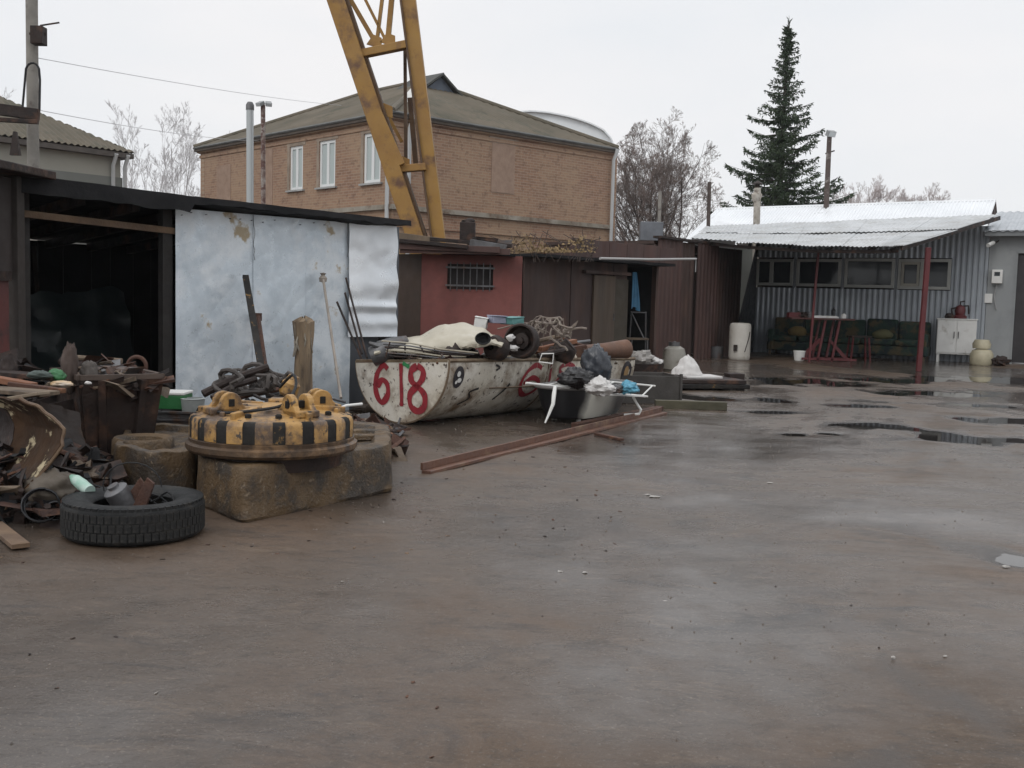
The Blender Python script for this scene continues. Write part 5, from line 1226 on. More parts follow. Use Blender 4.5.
# grey spouted hood at left
m=MB(); q=[(372,357,.10),(384,352,.13),(396,345,.09),(408,340,.05)]
m.tube([P(x,y,12.9) for x,y,_ in q],[r for *_,r in q],12); m.tube([P(369,343,12.8),P(378,346,12.8),P(390,348,12.85)],[.018,.03,.05],8)
tag(m.build('funnel_scrap',STEEL,smooth=True),'dented grey metal funnel with dark spout at the left of the tank load','funnel')
for i,(x,y,w2,h2,mm,lb) in enumerate(((481,323,12,10,WHITEP,'white torn carton behind the cream bonnet'),(497,320,14,7,mat('lavender_plastic',(.30,.31,.40),None,4,.5),'pale lavender plastic tub behind the cream bonnet'),(512,321,15,6,mat('teal_plastic',(.12,.30,.29),None,4,.5),'teal plastic lid above the big rusty wheel drum'))):
    c=P(x,y,13.6); m=MB(); s_=S(1,13.6); M=TR(c)@rot('Z',20*i)@rot('Y',8-6*i); m.box(-w2/2*s_,w2/2*s_,-.10,.10,-h2/2*s_,h2/2*s_,M,j=.008); m.box(-w2/2*s_-.01,w2/2*s_+.01,-.11,.11,h2/2*s_,h2/2*s_+.012,M); tag(m.build('plastic_tub' if i else 'carton',mm,bevel=.006),lb,'tub' if i else 'carton')
# wheel drum
c=P(521,341,13.2); ax=V((-.35,-.9,.1)); T=thing('wheel_drum','big dark wheel drum standing on edge in the half tank','wheel',c-V((0,0,.2))); M=aim(c,ax); k=S(1,13.2)
m=MB(); m.lathe([(17*k,-.09),(17.8*k,-.06),(17.8*k,.02),(16.5*k,.05),(15*k,.05),(14.5*k,.0),(12*k,-.05),(14*k,-.09)],32,M,cap=False); m.build('rim',DRUST,T,smooth=True)
m=MB(); m.lathe([(14.4*k,-.02),(9*k,-.05),(8*k,.0),(4*k,.01),(3.5*k,.05),(0,.055)],28,M,cap=False); m.build('disc',DRUST,T,smooth=True)
m=MB(); c2=c+ax.normalized()*.05+V((-.09,0,.03)); m.blob(c2,(.045,.03,.035),10,7,.3,2); m.blob(c2+V((.03,0,-.11)),(.055,.03,.03),10,7,.3,2,3); tag(m.build('white_rag',SACKW,smooth=True),'white rag stuffed in the rusty wheel drum','rag')
c=P(494,347,12.9); M=aim(c,V((-.6,-.8,.3))); m=MB(); m.lathe([(.05,-.12),(.12,-.12),(.13,.0),(.10,.05),(.05,.05),(.05,.0)],20,M,cap=False); tag(m.build('brake_drum',DRUST,smooth=True),'small dark brake drum left of the big wheel drum','drum')
# wire tangle
m=MB()
for k in range(22):
    q=P(545+rnd.uniform(-20,26),336+rnd.uniform(-4,3),14.0+rnd.uniform(-.3,.3)); d=V((rnd.gauss(0,1),rnd.gauss(0,.3),rnd.gauss(.6,.6))).normalized(); pts=[q.copy()]
    for i in range(12):
        d=(d+V((rnd.gauss(0,.55),rnd.gauss(0,.3),rnd.gauss(-.05,.5)))).normalized(); q=q+d*.05
        if q.z>pts[0].z+.17: d.z=-abs(d.z)
        pts.append(q.copy())
    m.tube(pts,rnd.choice((.006,.008,.012)),5)
tag(m.build('wire_tangle',mat('pale_cable',(.26,.22,.18),(.16,.12,.10),5,.7)),'pale tangle of wire on the right part of the tank load','wire')
specs=[(540,349,575,341,14.2,.045,ORANGE,'rusty orange beam lying behind the wire tangle','steel_bar'),(548,352,585,346,14.0,.03,RUST,'flat rusty bar across the far half of the load','steel_bar'),(530,343,560,336,14.3,.028,WOOD,'weathered stick under the wire tangle','stick'),(548,346,590,341,14.6,.02,STEEL,'grey pipe lying along the tank load','steel_pipe'),(538,356,566,350,13.6,.03,DRUST,'dark pipe by the front rim of the tank load','steel_pipe'),(560,338,586,347,14.5,.022,RUST,'thin rust brown pipe sloping to the right of the load','steel_pipe')]
for x0,y0,x1,y1,Z,r,mm,lb,nm in specs:
    m=MB(); m.tube([P(x0,y0,Z),P(x1,y1,Z+.3)],r,8) if 'pipe' in nm or nm=='stick' else m.beam(P(x0,y0,Z),P(x1,y1,Z+.3),r*2,r); tag(m.build(nm,mm,smooth=True),lb,nm.split('_')[-1])
# big rust pipe
m=MB(); a=P(580,352,15.0); b_=P(626,349,15.6); m.tube([a,a.lerp(b_,.5),b_],[.08,.09,.12],18); o=tag(m.build('steel_pipe',mat('brown_rust_pipe',(.15,.075,.045),(.09,.05,.035),5,.7,0,.2),smooth=True),'thick orange rust pipe at the far end of the half tank','pipe')
# small frame, odd dark lumps and mesh
m=MB(); c=P(546,358,12.9); s_=.07
m.tube([c+V((-s_,0,-s_*.6)),c+V((s_,0,-s_*.8)),c+V((s_*1.1,0,s_*.7)),c+V((-s_*.6,0,s_*.6))],.008,6,closed=True); tag(m.build('wire_square',WHITEP),'small white wire square hooked on the tank rim','wire')
for x,y,Z,s_,lb in ((452,353,12.8,.12,'dark gearbox lump under the cream bonnet'),(470,356,13,.10,'dark bearing lump beside the gearbox lump'),(562,352,14.2,.16,'dark scrap casing near the far end of the load'),(400,354,12.9,.09,'dark casting beneath the grille')):
    c=P(x,y,Z); m=MB(); m.blob(c,(s_,s_*.8,s_*.7),14,9,.25,2,x); m.lathe([(s_*.6,0),(s_*.6,s_*.8),(s_*.3,s_*.9)],12,TR(c)@rot('Y',50)); tag(m.build('machine_part',DRUST,smooth=True,ang=50),lb,'scrap')

# ================================================================== BATHTUB
def bath():
    cl=G(561,428); cr=G(625,416); d=(cr-cl); d.z=0; L0=d.length; d.normalize(); n_=V((0,0,1)).cross(d); T=thing('bathtub','old black and white enamel bathtub lying in front of the half tank','bathtub',(cl+cr)/2)
    Lr=L0+.06; H=.375; c=(cl+cr)/2+n_*.27+d*.27
    M=Matrix(((d.x,n_.x,0,c.x),(d.y,n_.y,0,c.y),(0,0,1,0),(0,0,0,1)))
    def sect(z): # half length left, right, half width at height z
        t=z/H; return (Lr*.5*(.78+.20*t**.6), Lr*.5*(.62+.38*t**.8), .20+.13*t**.55)
    def ringp(k,N,z,off=0):
        a=2*math.pi*k/N; l,r,w2=sect(z); ca,sa=math.cos(a),math.sin(a)
        e=.55; x=(abs(ca)**e)*(r-off if ca>0 else -(l-off)); y_=(abs(sa)**.7)*(w2-off)*(1 if sa>0 else -1); return M@V((x,y_,z))
    N=40; zs=[.0,.03,.08,.16,.26,.36,H]; vs=[]; fs=[]
    for z in zs: vs+=[ringp(k,N,max(z,.04) if z else .035,0.06 if z==0 else 0) for k in range(N)]
    for z in reversed(zs): vs+=[ringp(k,N,max(z,.05)+.0,.025) for k in range(N)]
    m=MB(); R_=2*len(zs)
    for j in range(R_-1):
        for k in range(N): fs.append((j*N+k,j*N+(k+1)%N,(j+1)*N+(k+1)%N,(j+1)*N+k))
    fs.append(tuple(range(N))[::-1]); fs.append(tuple((R_-1)*N+k for k in range(N)))
    m.add(vs,fs)
    # enamel: worn white area in the middle of a black painted outside
    bm_=bpy.data.materials.new('bath_enamel'); bm_.use_nodes=True; nt=bm_.node_tree; b=nt.nodes['Principled BSDF']; tc=nt.nodes.new('ShaderNodeTexCoord'); sp=nt.nodes.new('ShaderNodeSeparateXYZ'); nt.links.new(tc.outputs['Object'],sp.inputs[0])
    nz_=_n(nt,'ShaderNodeTexNoise',Scale=4.,Detail=5.); nt.links.new(tc.outputs['Object'],nz_.inputs['Vector'])
    vm=nt.nodes.new('ShaderNodeVectorMath'); vm.operation='DOT_PRODUCT'; nt.links.new(tc.outputs['Object'],vm.inputs[0]); vm.inputs[1].default_value=tuple(d)
    ad=nt.nodes.new('ShaderNodeMath'); ad.operation='MULTIPLY_ADD'; nt.links.new(nz_.outputs[0],ad.inputs[0]); ad.inputs[1].default_value=.16; of=nt.nodes.new('ShaderNodeMath'); of.operation='ADD'; of.inputs[1].default_value=.40; nt.links.new(vm.outputs['Value'],of.inputs[0]); nt.links.new(of.outputs[0],ad.inputs[2])
    r_=nt.nodes.new('ShaderNodeValToRGB'); nt.links.new(ad.outputs[0],r_.inputs[0]); cr_=r_.color_ramp
    cr_.elements[0].position=.20; cr_.elements[0].color=(.016,.016,.018,1); cr_.elements[1].position=.32; cr_.elements[1].color=(.62,.60,.53,1)
    e=cr_.elements.new(.65); e.color=(.50,.48,.43,1); e=cr_.elements.new(.98); e.color=(.05,.05,.05,1)
    nt.links.new(r_.outputs[0],b.inputs['Base Color']); b.inputs['Roughness'].default_value=.35
    m.build('tub',bm_,T,smooth=True,ang=60)
    m=MB(); m.tube([ringp(k,N,H,-.01) for k in range(N)],.016,6,closed=True); m.build('rolled_rim',mat('rim_worn',(.20,.19,.18),None,6,.4),T,smooth=True)
    for x in(-.42,.30):
        for y_ in(-.15,.15): p=M@V((x,y_,0)); m=MB(); m.tube([p,p+V((0,0,.05))],[.03,.02],8); m.build('foot',WHITEP,T,smooth=True)
    return M,H,Lr
BM,BH,BL=bath()
# white tubular frame over the bath
T=thing('bed_base','white tubular bed base lying across the bathtub','bed base',BM@V((0,0,BH)))
fm=WHITEP
def tb(nm,pts,r,mm=None): m=MB(); m.tube(pts,r,8); m.build(nm,mm or fm,T,smooth=True)
A_,B_=P(526,383,12.55),P(645,396.5,13.9); C_,D_=P(560,377,13.6),P(655,386,14.6)
tb('front_rail',[A_,A_.lerp(B_,.3),A_.lerp(B_,.7),B_],.012); tb('rear_rail',[C_,D_],.011)
for f in (.16,.55,.97): tb('crossbar',[A_.lerp(B_,f),C_.lerp(D_,f)],.009)
tb('leg',[P(555,387,12.6),P(554,394,12.5),P(553,404,12.45),P(549,414,12.4),P(545,423,12.35)],[.018,.022,.019,.014,.008])
tb('leg',[P(633,397,13.8),P(637,404,13.75),P(641,410,13.7),P(639,414,13.7),P(624,415,13.7)],.015)
m=MB(); m.beam(P(600,394,13.3),P(645,396,13.8),.10,.02); tag(m.build('white_board',fm,bevel=.003),'narrow white board lying along the bathtub edge','board')
# bags on the bath
def bag(name,label,c,r,m,seed,peak=.0,amp=.22,cat='bag'):
    q=MB(); 
    def fn(u,v):
        a=2*math.pi*u; t=math.pi*(v*.97+.015); d=V((math.sin(t)*math.cos(a),math.sin(t)*math.sin(a),math.cos(t)))
        k=1+amp*noise.noise(d*1.8+V((seed,0,0)))+amp*.55*abs(noise.noise(d*5+V((0,seed,0))))*2-amp*.3
        fold=.05*math.sin(a*9+d.z*4+seed)*max(0,d.z)
        return V(c)+V((d.x*r[0]*(k+fold),d.y*r[1]*(k+fold),d.z*r[2]*k+(peak*(max(0,d.z)**6))))
    q.surf(fn,40,24); return tag(q.build(name,m,smooth=True,ang=70),label,cat)
bag('rubbish_bag','dark grey full rubbish bag standing behind the bathtub load',P(596,366,13.55),(.165,.16,.215),mat('dark_bag_plastic',(.030,.034,.043),(.05,.054,.062),5,.3,0,.2,15),1,.0)
bag('black_bag','crumpled black bag sagging on the left of the bathtub',P(576,378,13.0),(.17,.16,.10),mat('black_bag_plastic',(.010,.009,.010),(.02,.017,.017),5,.35,0,.25,15),4,0,.35)
bag('white_cloth','crumpled white cloth heap on the bathtub between the bags',P(599,388,12.9),(.14,.12,.075),SACKW,7,.05,.4,'cloth')
bag('blue_bag','crumpled bright blue plastic bag on the right of the bathtub',P(629,388,13.4),(.10,.09,.065),SACKB,9,.02,.4)
bag('grey_bundle','small grey bundle between white cloth and blue bag',P(617,389,13.4),(.09,.08,.05),STEEL,11,0,.3,'bundle')

# ================================================================== CONCRETE BLOCKS AND MAGNET
def conc_block(name,label,poly,h,hole=None,lip=True,seed=0):
    """poly: ground outline (xy), rounded; top pocket"""
    T=thing(name,label,'concrete block',V((sum(p.x for p in poly)/len(poly),sum(p.y for p in poly)/len(poly),0)))
    # round the corners
    pts=[]; n=len(poly)
    for i in range(n):
        a,b,c=poly[i-1],poly[i],poly[(i+1)%n]; f1=min(.06,(b-a).length*.4)/(b-a).length; f2=min(.06,(c-b).length*.4)/(c-b).length; p1=b.lerp(a,f1); p2=b.lerp(c,f2)
        for k in range(7):
            t=k/6; pts.append(p1*(1-t)**2+b*2*t*(1-t)+p2*t*t)
    res=[]; 
    for i in range(len(pts)):
        a,b=pts[i],pts[(i+1)%len(pts)]; k=max(1,int((b-a).length/.035))
        for j in range(k): res.append(a.lerp(b,j/k))
    N=len(res); cc=V(T.location); m=MB(); lv=[(0,1.0),(.02,1.01),(h*.25,1.0),(h*.5,.995),(h*.75,.99),(h-.02,.985),(h-.005,.975),(h,.96),(h,.82),(h-.04,.78),(h-.06,.4)]
    vs=[]
    for z,s_ in lv:
        for p in res:
            d=(p-cc); q=cc+d*s_; nn=d.normalized()*(.013*fbm(V((p.x*9,p.y*9,z*10+seed)),5)-.05*max(0,fbm(V((p.x*4+9,p.y*4,z*5+seed)),2)-.32)); 
            if s_<.9: nn*=0
            zz=z+(.010*fbm(V((p.x*6,p.y*6,7)),3) if z>h*.7 else 0)
            vs.append(V((q.x+nn.x,q.y+nn.y,zz)))
    fs=[(j*N+i,j*N+(i+1)%N,(j+1)*N+(i+1)%N,(j+1)*N+i) for j in range(len(lv)-1) for i in range(N)]; fs.append(tuple((len(lv)-1)*N+i for i in range(N))); m.add(vs,fs)
    m.build('block',CONC,T,smooth=True,ang=30); return T
def gp(x,Z): return at(x,Z)
p0=G(196,505); p1=G(243,524); p2=G(391,491); off=V((.30,1.05,0))
w1=at(393,9.6); poly=[V((p0.x,p0.y,0)),V((p1.x,p1.y,0)),V((p2.x,p2.y,0)),w1,at(330,10.1),at(205,9.0)]
BT=conc_block('concrete_block','large worn yellow brown concrete block carrying the striped magnet',poly,.31,seed=1)
c=at(368,8.95); m=MB(); m.lathe([(.10,.25),(.115,.312),(.15,.322),(.175,.312),(.18,.28)],24,TR(V((c.x,c.y,0))),cap=False); m.build('lifting_ring',CONC,BT,smooth=True)
q0=at(113,7.95);q1=at(150,7.6);q2=at(196,7.8);q3=at(205,9.3);q4=at(130,9.4)
BT2=conc_block('concrete_block','smaller yellow brown concrete block with round socket behind the tyre',[q0,q1,q2,q3,q4],.30,seed=5)
c=at(143,8.35); m=MB(); m.lathe([(.11,.22),(.125,.295),(.185,.31),(.20,.29),(.205,.2)],28,TR(V((c.x,c.y,0))),cap=False); m.build('socket_ring',CONC,BT2,smooth=True)
m=MB(); m.lathe([(0,.26),(.12,.26)],20,TR(V((c.x,c.y,0))),cap=False); m.build('socket_floor',DRUST,BT2)
def magnet():
    Z=7.75; c=P(272.5,440.5,Z); zf=c.z; c=V((c.x,c.y,0)); k=S(1,Z); T=thing('lifting_magnet','round yellow lifting electromagnet with black striped band','electromagnet',V((c.x,c.y,.31))); 
    Rf=84.5*k; Rb=80*k
    m=MB(); m.lathe([(Rf*.55,.24),(Rf*.82,.24),(Rf*.84,zf-.055),(Rf*.6,zf-.05)],48,TR(c)); m.build('shadow_gap_coil_pot',DRUST,T,smooth=True)  # dark coil pot added below the flange to read as its shadow gap
    m=MB(); zb=zf-.05; m.lathe([(Rf*.9,zb),(Rf*.97,zb+.004),(Rf,zb+.022),(Rf,zb+.052),(Rf*.975,zb+.06),(Rf*.96,zb+.064),(Rf*.965,zb+.085),(Rb*1.0,zb+.09)],64,TR(c),wob=.003); m.build('base_flange',mat('worn_flange',(.10,.062,.036),(.055,.038,.028),5,.5,.3,.3,30,(.17,.10,.05),6,.58),T,smooth=True)
    z0=zb+.09; zt=z0+21*k
    # band: separate yellow and black painted blocks
    n=36; a_off=R(3)
    for i in range(n):
        w1=2*math.pi/n; a0=a_off+w1*i+(0 if i%2==0 else -.16*w1); a1=a0+w1*(.83 if i%2==0 else 1.15)
        m=MB(); pr=[(Rb*.93,z0+.001),(Rb+.002,z0+.001),(Rb+.002,zt-.03),(Rb*.985,zt-.008),(Rb*.955,zt+.0),(Rb*.93,zt)]
        m.lathe([(r*(1+.004*(i%2)),z) for r,z in pr],4,TR(c),a0=a0,a1=a1); m.build('band_segment',YEL if i%2 else BLKP,T,smooth=True,ang=40)
    m=MB(); m.lathe([(Rb*.94,z0),(Rb*.94,zt-.004),(Rb*.86,zt+.012),(Rb*.55,zt+.03),(Rb*.52,zt+.045),(Rb*.30,zt+.05),(0,zt+.05)],56,TR(c),wob=.002); m.build('top_plate',YEL,T,smooth=True)
    # ribs on the top
    for i in range(6):
        a=R(i*60+12); d=V((math.cos(a),math.sin(a),0)); m=MB(); m.beam(c+d*Rb*.30+V((0,0,zt+.035)),c+d*Rb*.90+V((0,0,zt+.02)),.035,.05); m.build('rib',YEL,T,bevel=.006)
    # three pairs of lugs with pins
    for a in (217,313,28):
        A=R(a); d=V((math.cos(A),math.sin(A),0)); s_=V((-d.y,d.x,0)); p=c+d*Rb*.60
        for sg in(-1,1):
            M=Matrix(((d.x,s_.x,0,p.x),(d.y,s_.y,0,p.y),(0,0,1,zt+.01),(0,0,0,1)))
            ol=[(-.11,0),(.11,0),(.09,.045)]+[(.066*math.cos(R(q)),.072+.066*math.sin(R(q))) for q in range(0,181,20)]+[(-.09,.045)]
            m=MB(); m.prism(ol,sg*.055-.02,sg*.055+.02,M); m.build('lug',YEL,T,bevel=.006)
        m=MB(); m.beam(p-s_*.082+V((0,0,zt+.085)),p+s_*.082+V((0,0,zt+.085)),.036,.045); m.build('pin',BLKP,T,bevel=.004)
        m=MB(); m.beam(p-s_*.075+V((0,0,zt+.035)),p+s_*.075+V((0,0,zt+.035)),.25,.04); m.build('lug_base',YEL,T,bevel=.008)
    # bolts
    for i in range(14):
        a=R(i*360/14+5); p=c+V((math.cos(a),math.sin(a),0))*Rb*.80; m=MB(); m.lathe([(.02,0),(.02,.02),(.012,.026),(0,.026)],6,TR(V((p.x,p.y,zt+.014)))); m.build('bolt',BLKP if i%3 else YEL,T)
    # terminal box at the back right
    p=c+V((-.02,.30,zt)); m=MB(); m.box(p.x-.07,p.x+.07,p.y-.06,p.y+.06,p.z,p.z+.07); m.build('terminal_box',YEL,T,bevel=.015)
    # cable draped over the drum
    m=MB(); pts=[c+V((x,y,z)) for x,y,z in ((-.50,.10,z0+.03),(-.47,.02,zt+.01),(-.38,-.14,zt+.035),(-.20,-.33,zt+.035),(.0,-.30,zt+.055),(.10,-.12,zt+.075),(.12,.1,zt+.16),(.06,.3,zt+.22),(-.1,.6,zt+.1))]
    pp=[]
    for i in range(len(pts)-1):
        for k_ in range(6): 
            t=k_/6; p0_=pts[max(0,i-1)];p1_=pts[i];p2_=pts[i+1];p3_=pts[min(len(pts)-1,i+2)]
            pp.append(.5*((2*p1_)+(-p0_+p2_)*t+(2*p0_-5*p1_+4*p2_-p3_)*t*t+(-p0_+3*p1_-3*p2_+p3_)*t**3))
    m.tube(pp,.010,6); m.build('power_cable',BLACK,T,smooth=True)
    return c,Rb,zt
MC,MR,MZ=magnet()
# chain and cable heap behind the magnet
m=MB()
for k in range(13):
    pts=[]; cx=rnd.uniform(228,288); cy=rnd.uniform(378,394); ph=rnd.uniform(0,6); r=rnd.uniform(.06,.15)
    c=P(cx,cy,9.6+rnd.uniform(-.5,.5)); M=aim(c,V((rnd.gauss(0,.4),rnd.gauss(-.5,.4),.8)))
    for i in range(20):
        a=i*.36+ph; pts.append(M@V((r*1.35*math.cos(a)*(1+.7*noise.noise(V((i*.5,k*3.3,0)))),r*math.sin(a),.03*math.sin(i+k))))
    m.tube(pts,rnd.uniform(.012,.02),6)
tag(m.build('cable_coil',mat('dirty_cable',(.075,.062,.055),(.045,.038,.035),5,.7),smooth=True),'heap of dirty looped cable behind the striped magnet','cable')
# scrap mound on which things rest (low mound behind magnet up to the sheet wall)
def mound(label,xa,xb,Z0,Z1,h,n,seed,mts,name='scrap_heap'):
    rg=random.Random(seed); m=MB()
    for i in range(n):
        x=rg.uniform(xa,xb); Z=rg.uniform(Z0,Z1); p=at(x,Z); t=(x-xa)/(xb-xa); s_=math.sin(math.pi*min(1,max(0,t*.9+.05)))*math.sin(math.pi*min(1,max(0.08,(Z-Z0)/(Z1-Z0)*.8+.1)))
        p.z=h*s_*rg.random()**.6+.01; L_=rg.uniform(.05,.30); mi=rg.randrange(len(mts)); k=rg.random()
        d=V((rg.gauss(0,1),rg.gauss(0,1),rg.gauss(0,.4))).normalized()
        if k<.45: m.tube([p-d*L_/2,p+V((0,0,rg.gauss(0,.02))),p+d*L_/2],rg.uniform(.006,.022),5,mi=mi)
        elif k<.8: m.box(-L_/2,L_/2,-L_*.3,L_*.3,-.005,.008,TR(p)@Matrix.Rotation(rg.uniform(0,6),4,V((rg.gauss(0,.5),rg.gauss(0,.5),1))),mi=mi,j=.02)
        else: m.blob(p,(L_*.3,L_*.25,L_*.2),7,5,.3,2,i,mi=mi)
    return stuff(m.build(name,mts,org=at((xa+xb)/2,(Z0+Z1)/2)),label,'scrap')
mound('heap of mixed rusty scrap along the foot of the galvanised wall',195,372,9.9,12.2,.28,900,3,[RUST,DRUST,STEEL,WOOD,BLACK])
mound('rusty scrap spilled between the half tank and the magnet block',330,400,9.8,12.0,.14,300,4,[RUST,DRUST,STEEL,WOOD])
# things on that heap
for i,(x0,y0,x1,y1,Z,r,mm,lb) in enumerate(((203,394,268,367,9.1,.030,DRUST,'dark pipe sloping up over the cable heap'),(212,398,256,379,9.0,.024,DRUST,'grey pipe crossing below the dark sloping pipe'),(225,402,290,388,9.7,.02,RUST,'rusty pipe lying low in the cable heap'),(320,400,345,402,10.6,.012,STEEL,'thin grey rod right of the striped magnet'),(330,412,362,404,10.4,.012,WHITEP,'white bent rod on the ground near the tank'))):
    m=MB(); a=P(x0,y0,Z); b_=P(x1,y1,Z+.3); mid=a.lerp(b_,.5)+V((0,0,.02)); m.tube([a,mid,b_],r,8); tag(m.build('steel_pipe',mm,smooth=True),lb,'pipe')
c=P(290,387,9.3); m=MB(); m.lathe([(.055,-.07),(.07,-.05),(.07,.03),(.05,.05),(.04,.09)],14,TR(c)@rot('Y',20)); tag(m.build('yellow_valve',YEL,smooth=True),'small yellow valve casting behind the magnet lugs','casting')
m=MB(); c=at(350,10.9); m.tube([c+V((-.25,0,.05)),c+V((-.05,-.05,.02)),c+V((.15,0,.03)),c+V((.27,.02,.12)),c+V((.2,.05,.16))],.010,6); tag(m.build('bent_wire',WHITEP),'white bent wire loop right of the magnet block','wire')
# crates / tubs left of the magnet
c=at(176,10.2); 
for i in range(5):
    z=.03+i*.062; m=MB(); M=TR(V((c.x+rnd.uniform(-.02,.02),c.y,z)))@rot('Z',rnd.uniform(-8,8)); hw=.20
    for x0,x1,y0,y1 in((-hw,hw,-.17,-.155),(-hw,hw,.155,.17),(-hw,-hw+.015,-.155,.155),(hw-.015,hw,-.155,.155)): m.box(x0,x1,y0,y1,0,.045,M)
    m.box(-hw,hw,-.17,.17,-.01,0,M); m.box(-hw-.015,hw+.015,-.185,-.17,.03,.05,M)
    tag(m.build('crate',NAVY if i<3 else STEEL,bevel=.003),('lowest black plastic crate of the stack left of the magnet','second black plastic crate up in the stack left of the magnet','third black plastic crate up in the stack left of the magnet','grey crate on top of the black crates left of the magnet','topmost grey crate under the green tub left of the magnet')[i],'crate')
c2=P(176,401,10.2); m=MB(); m.box(c2.x-.155,c2.x+.10,c2.y-.12,c2.y+.12,.335,.45); m.box(c2.x-.16,c2.x+.105,c2.y-.125,c2.y+.125,.452,.475,mi=1); tag(m.build('green_tub',[GREENC,WHITEP],bevel=.006),'green tub with white lid on the crate stack','tub')
c2=at(193,10.1); m=MB(); m.lathe([(.08,.28),(.095,.42),(.10,.425),(.08,.43),(.075,.30)],18,TR(c2)); tag(m.build('plastic_pail',mat('pale_pail',(.36,.38,.37),None,4,.5),smooth=True),'pale plastic pail right of the green tub','pail')

# ================================================================== TYRE
def tyre():
    c=at(133.5,6.56); k=S(1,6.6); Ro=69*k; H=.205; T=thing('tyre','large knobbly black tyre lying flat in the left foreground','tyre',c)
    m=MB(); pr=[(Ro*.56,.03),(Ro*.60,.015),(Ro*.80,.0),(Ro*.94,.012),(Ro*.985,.03),(Ro*.985,H-.03),(Ro*.96,H-.012),(Ro*.90,H-.001),(Ro*.80,H+.004),(Ro*.66,H-.008),(Ro*.57,H-.024),(Ro*.555,H-.035),(Ro*.575,H-.05),(Ro*.70,H*.5),(Ro*.575,.05)]
    m.lathe(pr+[pr[0]],72,TR(c),cap=False); m.build('carcass',mat('tyre_rubber',(.009,.010,.011),(.018,.018,.018),4,.65,0,.25,50,(.060,.052,.043),5,.64,.1,spec=.25),T,smooth=True,ang=50)
    n=60; base=None
    for row in range(3):
        for i in range(n):
            a=2*math.pi*(i+.5*(row%2))/n; M=TR(c+V((0,0,.033+row*(H-.066)/3)))@Matrix.Rotation(a,4,'Z')
            if base is None:
                q=MB(); q.box(Ro*.972,Ro*.994,-Ro*.042,Ro*.042,.002,(H-.066)/3-.004); base=q.build('tread_block',MATS['tyre_rubber'],T,frame=M,bevel=0); o=base
            else:
                o=base.copy(); col.objects.link(o); o.parent=T; o.matrix_local=Matrix.Translation(-V(T['_o']))@M
    q=MB()
    for i in range(n):
        a=2*math.pi*i/n; 
        for z0,z1,s_ in ((H-.020,H-.001,1),):
            M=TR(c)@Matrix.Rotation(a,4,'Z'); q.box(Ro*.92,Ro*.972,-Ro*.038,Ro*.038,z0-.004,z1-.004,M)
    q.build('shoulder_lugs',MATS['tyre_rubber'],T)
    # junk inside
    t=c+V((-.02,.02,0)); T2=thing('electric_motor','small grey motor housing with bent bracket sitting inside the tyre','motor',t)
    M=TR(t+V((-.06,0,.19)))@rot('Y',-25)@rot('X',20); q=MB(); q.lathe([(.055,-.09),(.065,-.08),(.065,.05),(.055,.06),(.03,.065),(.03,.08)],18,M); q.build('housing',STEEL,T2,smooth=True)
    q=MB(); M=TR(t+V((.05,-.03,.16)))@rot('Y',28); q.prism([(-.02,-.15),(.06,-.13),(.02,.14),(-.03,.15)],-.01,.012,M); q.prism([(-.10,-.12),(-.02,-.13),(-.03,.1),(-.07,.12)],.03,.045,M); q.build('bracket',RUST,T2,bevel=.003)
    q=MB(); q.lathe([(.0,0),(.10,0),(.12,.03),(.12,.06),(.07,.07),(0,.07)],18,TR(t+V((0,0,.02)))); q.build('base',DRUST,T2,smooth=True)
    q=MB()
    for k_ in range(5):
        a=rnd.uniform(-.5,.8); r=rnd.uniform(.08,.15); cc=t+V((.10,.0,.10+.02*k_)); q.tube([cc+V((r*math.cos(a+.25*i),r*.8*math.sin(a+.25*i),.03*math.sin(i+k_))) for i in range(8)],.006,5)
    q.tube([t+V((-.04,.1,.2))+V((.16*math.cos(R(i*20)),.02,.13*math.sin(R(i*20))+.03)) for i in range(14)],.004,5)
    tag(q.build('wire_bundle',BLACK),'thin black wires curling inside the tyre','wire')
tyre()

